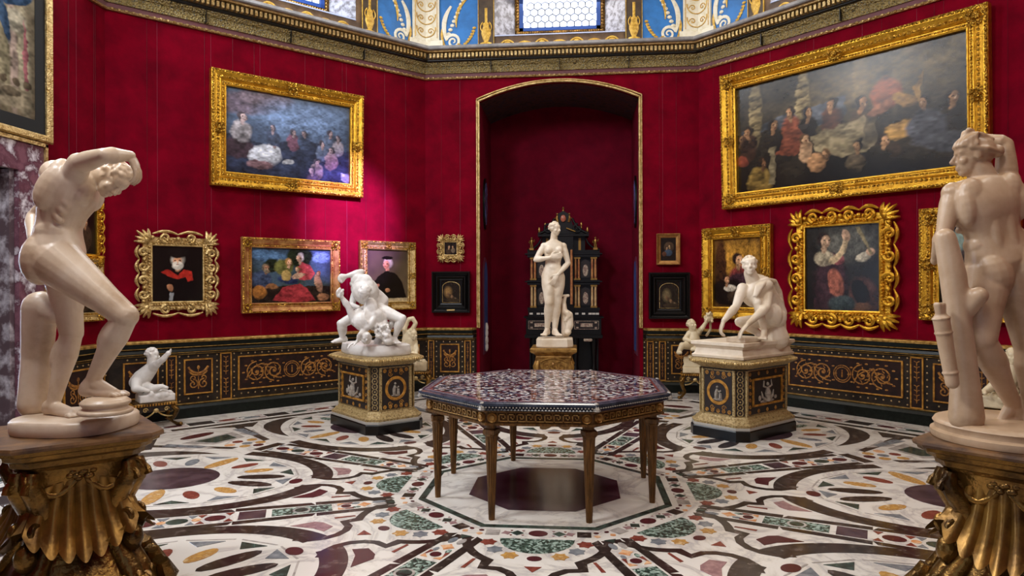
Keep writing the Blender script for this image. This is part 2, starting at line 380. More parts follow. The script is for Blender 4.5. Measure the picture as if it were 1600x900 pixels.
# ================================================================ WALLS
def struct(name, o): o['kind'] = 'structure'; return o
ZTOP = 5.3; ZDR = 7.4
def arch_z(s): # segmental arch of the niche
    t = (s-2.075)/1.23; return 4.47+0.27*(1-t*t)
for k in range(8):
    M, L = WF[k]
    b = MB()
    if k == 1:
        b.box(-.1, .845, 0, .12, 0, ZTOP); b.box(3.305, L+.1, 0, .12, 0, ZTOP)
        ss = [.845+i*(2.46/20) for i in range(21)]
        b.prism_y([(s, arch_z(s)) for s in ss]+[(3.305, ZTOP), (.845, ZTOP)], 0, .12)
    elif k == 5:
        b.box(-.1, .55, 0, .12, 0, ZTOP); b.box(L-.85, L+.1, 0, .12, 0, ZTOP); b.box(.5, L-.8, 0, .12, 3.6, ZTOP)
    elif k == 7:   # left wall, s runs from the front corner; doorway
        b.box(-.1, L-2.75, 0, .12, 0, ZTOP); b.box(L-1.30, L+.1, 0, .12, 0, ZTOP); b.box(L-2.75, L-1.30, 0, .12, 2.74, ZTOP)
    else: b.box(-.1, L+.1, 0, .12, 0, ZTOP)
    o = b.build('wall_'+WN[k], DAMASK); o.matrix_world = M; o['kind'] = 'structure'
    # vertical seams of the silk, fine raised edges
    if k in (0, 1, 2, 7):
        b = MB(); s = .55
        while s < L-.3:
            if not (k == 1 and .7 < s < 3.4) and not (k == 7 and s < L-.9): b.box(s-.0015, s+.0015, -.002, .001, .97, 4.82)
            s += .62
        b.build('silk_seams', mat('seam_thread', '7a1c34', 0.7), o, kind='stuff')
# vestibule behind the left doorway, niche in the back wall, porch round the camera
M7, L7 = WF[7]
b = MB(); s0, s1 = L7-2.75, L7-1.30
b.box(s0-.15, s0, .12, 1.6, 0, 2.9); b.box(s1, s1+.15, .12, .5, 0, 2.9); b.box(s0, s1, .12, 1.6, 2.74, 2.9)
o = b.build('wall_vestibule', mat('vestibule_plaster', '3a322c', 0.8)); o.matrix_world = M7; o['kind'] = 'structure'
M1, L1 = WF[1]
b = MB(); b.box(.72, .845, .12, 1.62, 0, 4.6); o = b.build('wall_niche_left', NICHE); o.matrix_world = M1; o['kind'] = 'structure'
b = MB(); b.box(3.305, 3.43, .12, 1.62, 0, 4.6); o = b.build('wall_niche_right', NICHE); o.matrix_world = M1; o['kind'] = 'structure'
b = MB(); b.box(.72, 3.43, 1.5, 1.62, 0, 4.9); o = b.build('wall_niche_back', NICHE); o.matrix_world = M1; o['kind'] = 'structure'
b = MB(); ss = [.845+i*(2.46/20) for i in range(21)]
b.prism_y([(s, arch_z(s)) for s in ss]+[(3.305, 4.95), (.845, 4.95)], .12, 1.6)
o = b.build('ceiling_niche', mat('dark_painted_vault', '2a2430', 0.7, c2='1a1618', scale=8, c3='4a2c26')); o.matrix_world = M1; o['kind'] = 'structure'
# gilt moulding round the arch
b = MB()
for off, r in ((0, .018), (.03, .012)):
    pth = [(.845-off, -.015, .96)]+[(.845-off, -.015, 4.47)]+[(s+(s-2.075)/1.23*off, -.015, arch_z(s)+off) for s in ss]+[(3.305+off, -.015, 4.47), (3.305+off, -.015, .96)]
    b.tube(pth, r, 6)
o = b.build('trim_1', GOLDP, smooth=True); o.matrix_world = M1; o['kind'] = 'structure'
# things in the niche reveals
for side, sx, sg in (('left', .845, 1), ('right', 3.305, -1)):
    Mx = M1 @ Matrix.Translation((sx, 0, 0))
    r = root('oval_niche_mirror', 'dark oval mirror set high in the %s reveal of the arched recess' % side, 'mirror', Mx @ Matrix.Translation((0, .62, 2.95)))
    b = MB(); b.loft([[(sg*.002, .2*c*f, .42*s_*f) for c, s_ in [(math.cos(2*PI*i/24), math.sin(2*PI*i/24)) for i in range(24)]] for f in (1.0,)]+[[(sg*.03, .2*math.cos(2*PI*i/24), .42*math.sin(2*PI*i/24)) for i in range(24)], [(sg*.03, .16*math.cos(2*PI*i/24), .36*math.sin(2*PI*i/24)) for i in range(24)]])
    b.build('frame', EBONY, r)
    quick('glass', mat('blue_mirror', '5b7ab8', 0.1, c2='1c2233', scale=6, lo=.35, hi=.6), r, lambda b: b.loft([[(sg*x, .155*math.cos(2*PI*i/24), .35*math.sin(2*PI*i/24)) for i in range(24)] for x in (.028, .034)]))
    r = root('blue_alcove', 'tall round-headed blue alcove low in the %s reveal of the arched recess' % side, 'alcove', Mx @ Matrix.Translation((0, .62, 0)))
    def arc(w, h0, h1, x): x += .003; return [(sg*x, -w, h0), (sg*x, w, h0)]+[(sg*x, w*math.cos(PI*i/12), h1+w*1.3*math.sin(PI*i/12)) for i in range(13)]
    quick('surround', mat('alcove_edge', '5a1530', 0.6), r, lambda b: b.loft([arc(.25, .5, 1.75, .0), arc(.25, .5, 1.75, .012), arc(.2, .55, 1.75, .018)]))
    quick('back_panel', mat('alcove_blue', '2f4a86', 0.6, c2='223a70', scale=3), r, lambda b: b.loft([arc(.19, .56, 1.75, .014), arc(.19, .56, 1.75, .022)]))
    if side == 'left':
        def sh(b):
            for z, rr in ((.62, .07), (.72, .09), (.84, .06), (.93, .035)): b.ell((.04, -.08, z), (.03, rr, .08))
        quick('marble_shell', MARBLE_WHITE, r, sh, True)
# picture rail of coloured marble around the left door
Mrb = mat('red_veined_door_marble', '7c5460', 0.2, c2='e4dfe6', c3='5e3c48', kind='noise', scale=5, detail=9, lo=0.42, hi=0.66)
dr = bpy.data.objects.new('door_1', None); COL.objects.link(dr); dr.matrix_world = M7; dr['kind'] = 'structure'
for nm, x0, x1, z0, z1 in (('marble_jamb', L7-1.30, L7-.98, 0, 3.02), ('marble_jamb', L7-3.07, L7-2.75, 0, 3.02), ('marble_lintel', L7-2.75, L7-1.30, 2.74, 3.02)):
    quick(nm, Mrb, dr, lambda b: b.box(x0, x1, -.05, .11, z0, z1, .006))
quick('gilt_edge', GOLDP, dr, lambda b: (b.box(L7-.985, L7-.955, -.075, 0, 0, 3.05), b.box(L7-3.1, L7-.955, -.075, 0, 3.02, 3.055)))
quick('inner_jamb', mat('dark_inner_jamb', '5a4a50', 0.3, c2='c9c4cc', scale=6, lo=.5, hi=.7), dr, lambda b: b.box(L7-1.36, L7-1.302, .0, .45, 0, 2.74))
quick('door_leaf', mat('dark_door_wood', '1e1512', 0.4), dr, lambda b: b.box(L7-2.4, L7-1.37, .3, .34, 0, 2.74))

# ================================================================ WAINSCOT
ORN = mat('orange_gold_grotesque', 'b98038', 0.5, 0.25, c2='6e421a', scale=40)
STUD = mat('brass_stud', 'b09468', 0.4, 0.4)
def flat_tube(b, pts, y, r, n=5): b.tube([(x, y, z) for x, z in pts], r, n, flat=.35, fdir=(0, 1, 0))
def scroll_orn(b, x0, x1, z0, z1, y, wide, med=True):
    cx, cz = (x0+x1)/2, (z0+z1)/2; h = (z1-z0)/2
    if wide:
        if med:
            flat_tube(b, [(cx+h*.52*math.cos(a), cz+h*.52*math.sin(a)) for a in [2*PI*i/20 for i in range(21)]], y, h*.035)
            flat_tube(b, [(cx+h*.40*math.cos(a), cz+h*.40*math.sin(a)) for a in [2*PI*i/20 for i in range(21)]], y, h*.03)
            b.tube([(cx, y, cz-h*.22), (cx, y, cz+h*.15)], [h*.05, h*.03], 5); b.ell((cx, y, cz+h*.2), h*.05, nu=6, nv=4)
        nsp = max(1, int(((x1-x0)/2-h*.6)/(h*1.15)))
        for s in (-1, 1):
            for i in range(nsp):
                sx = cx+s*(h*1.2+i*((x1-x0)/2-h*1.1)/max(nsp, 1)); up = 1 if i % 2 == 0 else -1
                flat_tube(b, spiral(sx, cz, h*.66, up*PI/2*s, 1.9, up*s, 26), y, h*.045)
                flat_tube(b, leafcurve(sx-s*h*.5, cz-up*h*.5, sx+s*h*.6, cz+up*h*.35, .35*up), y, h*.04)
                for q in range(10):
                    a = q*.63; b.ell((sx+h*.80*math.cos(a), y, cz+h*.74*math.sin(a)), (h*.10, .002, h*.05), nu=6, nv=4)
                for q in range(6):
                    a = q*1.05; flat_tube(b, leafcurve(sx+h*.3*math.cos(a), cz+h*.3*math.sin(a), sx+h*.52*math.cos(a+.5), cz+h*.52*math.sin(a+.5), .3, 4), y, h*.03)
                b.ell((sx, y, cz), (h*.1, .003, h*.1), nu=6, nv=4)
    else:
        w = (x1-x0)/2
        b.tube([(cx, y, cz-h*.75), (cx, y, cz+h*.6)], h*.03, 5); b.ell((cx, y, cz+h*.55), (w*.12, .004, h*.12), nu=6, nv=4)
        for s in (-1, 1):
            if w > h*.5:
                flat_tube(b, leafcurve(cx, cz+h*.2, cx+s*w*.8, cz+h*.6, -.3*s), y, h*.07); flat_tube(b, leafcurve(cx, cz+h*.1, cx+s*w*.75, cz+h*.35, -.35*s), y, h*.05)
                flat_tube(b, spiral(cx+s*w*.42, cz-h*.45, h*.3, PI/2, 1.4, s, 16), y, h*.04); flat_tube(b, spiral(cx+s*w*.4, cz-.02, h*.2, -PI/2, 1.2, s, 14), y, h*.035)
            else:
                for q in range(4):
                    zz = cz-h*.7+q*h*.42; flat_tube(b, leafcurve(cx, zz, cx+s*w*.6, zz+h*.28, .5*s), y, w*.1)
def panel_frame(par, name, x0, x1, z0, z1, y, w, m=GOLDPAINT):
    def f(b):
        for a0, a1, c0, c1 in ((x0, x1, z0, z0+w), (x0, x1, z1-w, z1), (x0, x0+w, z0+w, z1-w), (x1-w, x1, z0+w, z1-w)):
            b.box(a0, a1, y-.014, y+.01, c0, c1, .004)
    return quick(name, m, par, f)
STRIPE = mat('gilt_moulding', 'd0a860', 0.38, 0.7, c2='8a6428', scale=16, bump=.3, bscale=80)
def studs(b, pts, y):
    for x, z in pts: b.ell((x, y, z), (.011, .008, .011), nu=6, nv=4)
def dado(k, segs, tn, s0=0, s1=None, mitre=True):
    M, L = WF[k]; s1 = L if s1 is None else s1
    r = bpy.data.objects.new('trim_%d' % tn, None); COL.objects.link(r); r.matrix_world = M; r['kind'] = 'structure'
    quick('dado_cap', BLKGRN, r, lambda b: b.sweep_s(s0, s1, [(0, .78), (.075, .78), (.085, .80), (.10, .81), (.085, .86), (.12, .875), (.12, .925), (0, .93)], mitre))
    def gl(b):
        for d, z, hh in ((.118, .925, .034), (.108, .862, .012), (.088, .795, .010), (.062, .772, .008)): b.sweep_s(s0, s1, [(0, z), (d+.014, z), (d+.016, z+hh*.6), (d, z+hh), (0, z+hh)], mitre)
    quick('gilt_mouldings', STRIPE, r, gl)
    quick('dado_field', STUDB, r, lambda b: b.sweep_s(s0, s1, [(0, .14), (.055, .14), (.055, .785), (0, .785)], mitre))
    quick('plinth', BLKGRN, r, lambda b: b.sweep_s(s0, s1, [(0, 0), (.15, 0), (.15, .12), (.12, .15), (.08, .165), (0, .165)], mitre))
    quick('plinth_gilt_line', STRIPE, r, lambda b: b.sweep_s(s0, s1, [(0, .162), (.095, .162), (.095, .172), (0, .172)], mitre))
    sb = MB()
    for typ, a, c in segs:
        if typ == 'P':
            panel_frame(r, 'pilaster_frame', a, c, .17, .765, -.062, .014)
            quick('pilaster_panel', BROWNP, r, lambda b: b.box(a+.01, c-.01, -.068, -.05, .18, .755))
            quick('pilaster_ornament', ORN, r, lambda b: (scroll_orn(b, a+.02, c-.02, .45, .74, -.07, False), scroll_orn(b, a+.02, c-.02, .2, .46, -.07, False)))
            studs(sb, [(x, .2+.078*i) for i in range(8) for x in (a-.035, c+.035)], -.057)
        else:
            panel_frame(r, 'panel_frame', a, c, .27, .71, -.060, .018)
            quick('panel', BROWNP, r, lambda b: b.box(a+.015, c-.015, -.064, -.05, .285, .695))
            quick('panel_ornament', ORN, r, lambda b: scroll_orn(b, a+.025, c-.025, .285, .695, -.066, typ == 'W'))
            n = max(2, int((c-a)/.085)); studs(sb, [(a+(c-a)*(i+.5)/n, z) for i in range(n) for z in (.225, .742)], -.057)
    sb.build('studs', STUD, r, kind='stuff')
sidewall = [('N', .16, .54), ('P', .62, .74), ('N', .82, 1.16), ('P', 1.25, 1.39), ('W', 1.47, 2.90), ('P', 2.98, 3.12), ('N', 3.22, 3.56), ('P', 3.64, 3.76), ('N', 3.84, 4.2)]
dado(0, sidewall, 2); dado(2, sidewall, 3)
dado(1, [('P', .05, .145), ('N', .24, .54), ('P', .62, .72)], 4, 0, .80, True)
dado(1, [('P', 3.40, 3.50), ('P', 3.58, 3.68), ('N', 3.76, 4.06)], 5, 3.35, L1, True)
dado(7, [('P', L7-.12-.1, L7-.12), ('N', L7-.75, L7-.32)], 6, L7-.955, L7)
for j, k in enumerate((3, 4, 6)): dado(k, [], 7+j)

# ================================================================ CORNICE
STONEG = mat('gilt_stone_carving', '6c6a5c', 0.5, 0.35, c2='2a2820', c3='a08a50', scale=38, detail=4, lo=0.36, hi=0.66, bump=1.0, bscale=45, bkind='voronoi')
MAUVE = mat('mauve_fillet', '6a4244', 0.7, c2='6a3c40', scale=6)
LEDGE = mat('grey_stone_ledge', '8a8888', 0.6, c2='72706f', scale=8)
for k in range(8):
    M, L = WF[k]
    r = bpy.data.objects.new('trim_%d' % (11+k), None); COL.objects.link(r); r.matrix_world = M; r['kind'] = 'structure'
    sw = lambda nm, m, prof, **kw: quick(nm, m, r, lambda b: b.sweep_s(0, L, prof), **kw)
    sw('gilt_rail', GOLDP, [(0, 4.815), (.035, 4.815), (.045, 4.83), (.035, 4.845), (0, 4.845)])
    sw('mauve_fillet', MAUVE, [(0, 4.845), (.02, 4.845), (.03, 4.90), (0, 4.90)])
    sw('carved_frieze', STONEG, [(0, 4.90), (.05, 4.90), (.05, 4.905), (.06, 4.995), (.05, 5.0), (.065, 5.01), (.10, 5.06), (0, 5.06)])
    sw('dark_cove', EBONY, [(0, 5.06), (.11, 5.06), (.13, 5.075), (.13, 5.09), (0, 5.09)])
    sw('dentil_bed', mat('dark_dentil_wood', '4b4128', 0.6), [(0, 5.09), (.15, 5.09), (.17, 5.175), (0, 5.175)])  # bed behind the dentils in plain dark brown
    n = int(L/.062)
    def dn(b):
        for i in range(n):
            x = .1+(L-.2)*(i+.5)/n
            b.box(x-.017, x+.017, -.205, -.14, 5.095, 5.168, .006)
    if k in (0, 1, 2):
        quick('dentils', GOLDP, r, dn, kind='stuff')
        def bd(b):
            m_ = int(L/.075)
            for i in range(m_):
                x = .03+(L-.06)*(i+.5)/m_; b.ell((x, -.045, 4.832), (.026, .018, .016), nu=6, nv=4)
        quick('rope_beads', GOLDP, r, bd, kind='stuff')
        def jt(b):
            for i in range(1, 4): b.box(L*i/4-.004, L*i/4+.004, -.104, -.04, 4.9, 5.06)
        quick('frieze_joints', EBONY, r, jt)
    sw('gilt_fillet', GOLDP, [(0, 5.175), (.24, 5.175), (.25, 5.195), (0, 5.195)])
    sw('stone_ledge', LEDGE, [(0, 5.195), (.30, 5.195), (.31, 5.21), (.30, 5.25), (0, 5.26)])

# ================================================================ DRUM AND WINDOWS
BLUEP = mat('painted_blue_ground', '2b78c0', 0.6, c2='2468a8', scale=5)
BRNP = mat('brown_grotesque_ground', '6b5238', 0.6, c2='4c3826', scale=6, bump=.1)
GOLDL = mat('painted_light_gold', 'd9b24c', 0.5, 0.2, c2='b08428', scale=25)
WHP = mat('painted_white_relief', 'e8e2cc', 0.55, c2='cfc39a', scale=14, lo=.45, hi=.75)
PALE = mat('pale_blue_sill', 'b4c0e0', 0.6)
GREYP = mat('grey_grisaille_reveal', '8c8d98', 0.6, c2='4d4a50', scale=12, detail=8, lo=.42, hi=.6)
FRB = mat('blue_window_frame', '173a78', 0.4)
PANE = mat('backlit_window_glass', 'dfe8fb', 0.3, emit=1.35)
CAME = mat('lead_came', '2a2e3a', 0.5, 0.4)
for k in range(8):
    M, L = WF[k]; c = L/2
    b = MB(); w0, w1 = c-1.0, c+1.0; g0, g1 = c-.70, c+.70
    b.box(-.1, w0, 0, .35, ZTOP-.1, ZDR); b.box(w1, L+.1, 0, .35, ZTOP-.1, ZDR); b.box(w0, w1, 0, .35, ZTOP-.1, 5.47); b.box(w0, w1, 0, .35, 7.2, ZDR)
    o = b.build('wall_drum_'+WN[k], BRNP); o.matrix_world = M; o['kind'] = 'structure'
    w = bpy.data.objects.new('window_%d' % (k+1), None); COL.objects.link(w); w.matrix_world = M; w['kind'] = 'structure'
    quick('window_reveal', GREYP, w, lambda b: (b.prism([(w0, 0), (g0, .27), (g0, .34), (w0, .34)], 5.47, 7.2), b.prism([(w1, 0), (w1, .34), (g1, .34), (g1, .27)], 5.47, 7.2)))
    quick('window_sill', PALE, w, lambda b: b.loft([[(w0, -.02, 5.46), (w1, -.02, 5.46), (w1, .3, 5.46), (w0, .3, 5.46)], [(w0+.02, -.02, 5.475), (w1-.02, -.02, 5.475), (w1-.2, .3, 5.56), (w0+.2, .3, 5.56)]]))
    def rope(b):
        for x in (g0+.03, g1-.03): b.box(x-.035, x+.035, .255, .3, 5.56, 7.2)
        b.box(g0, g1, .255, .3, 5.56, 5.625)
        if k < 3:
            for i in range(36): b.ell((g0+.05+(g1-g0-.1)*i/35, .25, 5.592), (.022, .012, .02), nu=6, nv=4)
            for i in range(14):
                for x in (g0+.03, g1-.03): b.ell((x, .25, 5.6+.05*i), (.022, .012, .024), nu=6, nv=4)
    quick('rope_moulding', GOLDD, w, rope)
    quick('window_frame', FRB, w, lambda b: (b.box(g0+.065, g0+.125, .25, .31, 5.62, 7.2), b.box(g1-.125, g1-.065, .25, .31, 5.62, 7.2), b.box(g0+.065, g1-.065, .25, .31, 5.62, 5.67), b.box(g0+.065, g1-.065, .25, .31, 7.14, 7.2)))
    if k < 3:
        x0, x1 = g0+.125, g1-.125; nn = 10; pw = (x1-x0)/nn; rad = pw*.56
        def came(b):
            for rrow in range(4):
                for i in range(nn+1):
                    cx = x0+(i+(.5 if rrow % 2 == 0 else 0))*pw; cz = 5.72+rrow*pw*.87
                    if cx > x1-.02 or cx < x0+.02: continue
                    hx = [(cx+rad*math.cos(PI/6+q*PI/3), .285, cz+rad*math.sin(PI/6+q*PI/3)) for q in range(7)]; b.tube(hx, .0055, 4)
        quick('lead_cames', CAME, w, came)
        for rrow in range(4):
            for i in range(nn+1):
                cx = x0+(i+(.5 if rrow % 2 == 0 else 0))*pw; cz = 5.72+rrow*pw*.87
                if cx > x1-.02 or cx < x0+.02: continue
                quick('round_pane', PANE, w, lambda b: b.loft([[(cx+rad*.93*math.cos(PI/6+q*PI/3)*f, y, cz+rad*.93*math.sin(PI/6+q*PI/3)*f) for q in range(6)] for y, f in ((.292, 1), (.284, .7))]))
        quick('upper_glass', PANE, w, lambda b: b.box(x0, x1, .30, .305, 5.67, 7.14))
    else: quick('glass', PANE, w, lambda b: b.box(g0+.12, g1-.12, .29, .3, 5.66, 7.14))
    if k in (0, 1, 2):
        dd = bpy.data.objects.new('trim_%d' % (21+k), None); COL.objects.link(dd); dd.matrix_world = M; dd['kind'] = 'structure'
        e = .84
        for x0, x1 in ((0, e), (L-e, L)):
            quick('blue_panel', BLUEP, dd, lambda b: b.box(x0, x1, -.012, 0, 5.24, 6.6))
        for x0 in (e, L-e-.25):
            quick('brown_pilaster', mat('dark_brown_pilaster', '4a3a26', 0.6, c2='3a2c1c', scale=9), dd, lambda b: b.box(x0, x0+.25, -.02, 0, 5.24, 6.6))
            def vase(b):
                x = x0+.125
                for prof in ([(.09, 5.3), (.09, 5.36), (.03, 5.38), (.05, 5.42), (.075, 5.5), (.07, 5.55), (.045, 5.62), (.06, 5.66), (.02, 5.68), (.02, 5.9)],): 
                    b.loft([[(x+rr*math.cos(2*PI*q/10), -.02+.3*rr*math.sin(2*PI*q/10), z) for q in range(10)] for rr, z in prof])
                for s in (-1, 1): b.tube([(xx, -.03, zz) for xx, zz in leafcurve(x+s*.04, 5.52, x+s*.05, 5.68, -.5*s)], .008, 5)
                b.box(x0, x0+.008, -.03, 0, 5.24, 6.6); b.box(x0+.242, x0+.25, -.03, 0, 5.24, 6.6)
            quick('gold_vase', GOLDL, dd, vase, True)
        def base_orn(b):
            for i in range(7):
                x = w0+.2+(w1-w0-.4)*i/6
                b.tube([(xx, -.012, zz) for xx, zz in leafcurve(x-.11, 5.33, x+.11, 5.33, .35 if i % 2 else .6)], .014, 5, flat=.4, fdir=(0, 1, 0)); b.ell((x, -.01, 5.35), (.05, .01, .03), nu=8, nv=5)
        quick('painted_swags', GOLDL, dd, base_orn)
        for sgn, xc in ((1, 0), (-1, L)):
            quick('white_pedestal', WHP, dd, lambda b: (b.box(min(xc, xc+sgn*.34), max(xc, xc+sgn*.34), -.06, 0, 5.24, 5.33, .006), b.box(min(xc, xc+sgn*.29), max(xc, xc+sgn*.29), -.055, 0, 5.33, 5.42, .006), b.box(min(xc, xc+sgn*.235), max(xc, xc+sgn*.235), -.05, 0, 5.42, 6.6, .004)))
            def cand(b):
                for i in range(3):
                    b.tube([(xc+sgn*xx, -.055, zz) for xx, zz in leafcurve(.02, 5.47+i*.2, .18, 5.62+i*.2, -.5)], .008, 5); b.tube([(xc+sgn*xx, -.055, zz) for xx, zz in spiral(.1, 5.56+i*.2, .05, 0, 1.2, 1, 12)], .007, 5)
                b.box(min(xc+sgn*.2, xc+sgn*.208), max(xc+sgn*.2, xc+sgn*.208), -.058, -.04, 5.45, 6.6)
            quick('candelabra_ornament', GOLDL, dd, cand)
            def scr(b):
                X = lambda pts: [(xc+sgn*x, -.018, z) for x, z in pts]
                b.tube(X(spiral(.45, 5.40, .115, PI*.9, 1.7, -1, 26)), [.028-.018*i/26 for i in range(27)], 6, flat=.5, fdir=(0, 1, 0))
                b.tube(X(leafcurve(.35, 5.42, .42, 5.95, .28, 12)), [.02+.02*math.sin(PI*i/12) for i in range(13)], 6, flat=.5, fdir=(0, 1, 0))
                for i in range(9): b.ell((xc+sgn*(.38+.028*i), -.018, 5.52+.065*i), (.035, .015, .028), nu=8, nv=5)
            quick('white_scroll', WHP, dd, scr, True)
            def lf(b):
                X = lambda pts: [(xc+sgn*x, -.02, z) for x, z in pts]
                b.tube(X(leafcurve(.34, 5.30, .30, 5.66, .25, 10)), [.008+.016*math.sin(PI*i/10) for i in range(11)], 6, flat=.5, fdir=(0, 1, 0))
                b.tube(X(leafcurve(.56, 5.30, .78, 5.55, -.2, 10)), .009, 5); b.tube(X(leafcurve(.52, 5.36, .60, 5.28, .3, 6)), .018, 5)
                for i in range(8):
                    x, z = leafcurve(.56, 5.30, .78, 5.6, -.2, 8)[i+1]; b.ell((xc+sgn*x, -.018, z), (.032, .012, .022), nu=7, nv=4)
                b.tube(X(leafcurve(.50, 5.62, .72, 6.1, .3, 10)), [.008+.02*math.sin(PI*i/10) for i in range(11)], 6, flat=.5, fdir=(0, 1, 0))
            quick('gold_foliage', GOLDL, dd, lf, True)
# domed ceiling
b = MB(); cx = sum(p[0] for p in OCT)/8; cy = sum(p[1] for p in OCT)/8
n = 8; rings = []
for f, z in ((1.05, 7.38), (1.0, 7.5), (.85, 8.6), (.6, 9.5), (.3, 10.1), (.05, 10.3)): rings.append([(cx+(p[0]-cx)*f, cy+(p[1]-cy)*f, z) for p in OCT])
b.loft(rings, cap=False)
o = b.build('ceiling', mat('crimson_shell_dome', '6a1420', 0.45, c2='b89a6a', kind='voronoi', scale=3, lo=.6, hi=.9)); o['kind'] = 'structure'
# ================================================================ PICTURES
VC = bpy.data.materials.new('varnished_oil_paint'); VC.use_nodes = True
_n = VC.node_tree.nodes; _at = _n.new('ShaderNodeAttribute'); _at.attribute_name = 'paint'
VC.node_tree.links.new(_at.outputs['Color'], _n['Principled BSDF'].inputs['Base Color']); _n['Principled BSDF'].inputs['Roughness'].default_value = 0.24
_n['Principled BSDF'].inputs['Specular IOR Level'].default_value = 0.4
_tc = _n.new('ShaderNodeTexCoord'); _nt = _n.new('ShaderNodeTexNoise'); _nt.inputs['Scale'].default_value = 90; _bp = _n.new('ShaderNodeBump'); _bp.inputs['Strength'].default_value = .12; _bp.inputs['Distance'].default_value = .01
VC.node_tree.links.new(_tc.outputs['Object'], _nt.inputs['Vector']); VC.node_tree.links.new(_nt.outputs['Fac'], _bp.inputs['Height']); VC.node_tree.links.new(_bp.outputs[0], _n['Principled BSDF'].inputs['Normal'])
VT = VC.copy(); VT.name = 'woven_tapestry'; VT.node_tree.nodes['Principled BSDF'].inputs['Roughness'].default_value = .9; VT.node_tree.nodes['Principled BSDF'].inputs['Specular IOR Level'].default_value = .05
def vnoise(nx, ny, cells, seed):
    rs = np.random.RandomState(seed); g = rs.rand(cells+2, cells+2)
    X, Y = np.meshgrid(np.linspace(0, cells, nx), np.linspace(0, cells, ny)); xi = np.minimum(X.astype(int), cells-1+1); yi = np.minimum(Y.astype(int), cells)
    xi = np.minimum(xi, cells); fx = X-xi; fy = Y-yi; fx = fx*fx*(3-2*fx); fy = fy*fy*(3-2*fy)
    return g[yi, xi]*(1-fx)*(1-fy)+g[yi, xi+1]*fx*(1-fy)+g[yi+1, xi]*(1-fx)*fy+g[yi+1, xi+1]*fx*fy
class Paint:
    def __init__(s, nx, ny, asp, bg, seed=1, grad=None):
        k_ = 1.5 if nx < 200 else 1.15; nx = int(nx*k_); ny = int(ny*k_); s.nx, s.ny = nx, ny; s.asp = asp
        s.X, s.Y = np.meshgrid(np.linspace(0, 1, nx), np.linspace(0, 1, ny))
        s.n1 = vnoise(nx, ny, 7, seed)-.5; s.n2 = vnoise(nx, ny, 23, seed+1)-.5; s.n3 = vnoise(nx, ny, 60, seed+2)-.5
        c0 = np.array(lin(bg)); c1 = np.array(lin(grad)) if grad else c0*0.6
        t = np.clip(s.Y+s.n1*.6, 0, 1)[..., None]; s.img = c0*(1-t)+c1*t if grad else c0*(1+.5*s.n1[..., None]+.3*s.n2[..., None])
        s.WX = s.X+s.n2*.016+s.n3*.008; s.WY = s.Y+s.n2[::-1]*.016*asp+s.n3[::-1]*.008*asp
    def _mix(s, a, col, shade):
        c = np.array(lin(col))*np.clip(shade, .12, 1.8)[..., None]; s.img = s.img*(1-a[..., None])+c*a[..., None]
    def e(s, cx, cy, rx, ry, col, ang=0, soft=.25, sh=.7):   # rx, ry in units of picture height; shaded from the upper left
        dx = (s.WX-cx)*s.asp; dy = s.WY-cy; a = math.radians(ang); u = dx*math.cos(a)+dy*math.sin(a); v = -dx*math.sin(a)+dy*math.cos(a)
        d = np.sqrt((u/rx)**2+(v/ry)**2); m = np.clip((1-d)/soft+.5, 0, 1)
        s._mix(m, col, 1-sh*.45*(dx/rx)*.6+sh*.45*(dy/ry)*.6+s.n2*.5+s.n3*.3); return s
    def p(s, pts, col, soft=.012, sh=.5):
        X, Y = s.WX*s.asp, s.WY; inside = np.zeros_like(X, bool); dist = np.full_like(X, 9.0); n = len(pts)
        for i in range(n):
            x0, y0 = pts[i]; x1, y1 = pts[(i+1) % n]; x0 *= s.asp; x1 *= s.asp
            c = ((y0 > Y) != (y1 > Y)); den = (y1-y0) if abs(y1-y0) > 1e-9 else 1e-9
            inside ^= c & (X < (x1-x0)*(Y-y0)/den+x0)
            L2 = (x1-x0)**2+(y1-y0)**2+1e-12; t = np.clip(((X-x0)*(x1-x0)+(Y-y0)*(y1-y0))/L2, 0, 1); dist = np.minimum(dist, np.hypot(X-x0-t*(x1-x0), Y-y0-t*(y1-y0)))
        sd = np.where(inside, dist, -dist); m = np.clip(sd/soft+.5, 0, 1)
        s._mix(m, col, 1+sh*(s.n1*.8+s.n2*1.3+s.n3*.4)+.0); return s
    def head(s, cx, cy, r, skin='c98e6a', hair='3a2418', look=0, beard=None):
        s.e(cx, cy-1.0*r, r*.34, r*.5, skin, 0, .5); s.e(cx-look*.12*r/s.asp, cy+.2*r, r*.86, r*.95, hair, 0, .4); s.e(cx+look*.2*r/s.asp, cy-.08*r, r*.56, r*.8, skin, look*-8, .35, 1.3)
        if beard: s.e(cx+look*.2*r/s.asp, cy-.62*r, r*.72, r*.6, beard)
        for q in (-.32, .32): s.e(cx+(look*.35*r+q*r)/s.asp, cy+.1*r, r*.14, r*.08, '2a1810', soft=.5)
        s.e(cx+(look*.4)*r/s.asp, cy-.45*r, r*.2, r*.06, '7c3a30', soft=.6); s.e(cx+look*.42*r/s.asp, cy-.12*r, r*.09, r*.22, 'deb08a', soft=.6); return s
    def finish(s, desat=0.0, tint=None, dark=1.0, rough=.5):
        g = s.img.mean(-1, keepdims=True); s.img = s.img*(1-desat)+g*desat*(np.array(lin(tint))/max(1e-6, float(np.mean(lin(tint)))) if tint else 1)
        s.img = s.img*dark*np.clip(1+rough*(s.n1*.9+s.n2*.7+s.n3*.8), .25, 2)[..., None]; ed = np.minimum(np.minimum(s.X, 1-s.X)*s.asp, np.minimum(s.Y, 1-s.Y)); s.img *= np.clip(.62+ed*2.5, .6, 1)[..., None]; return s
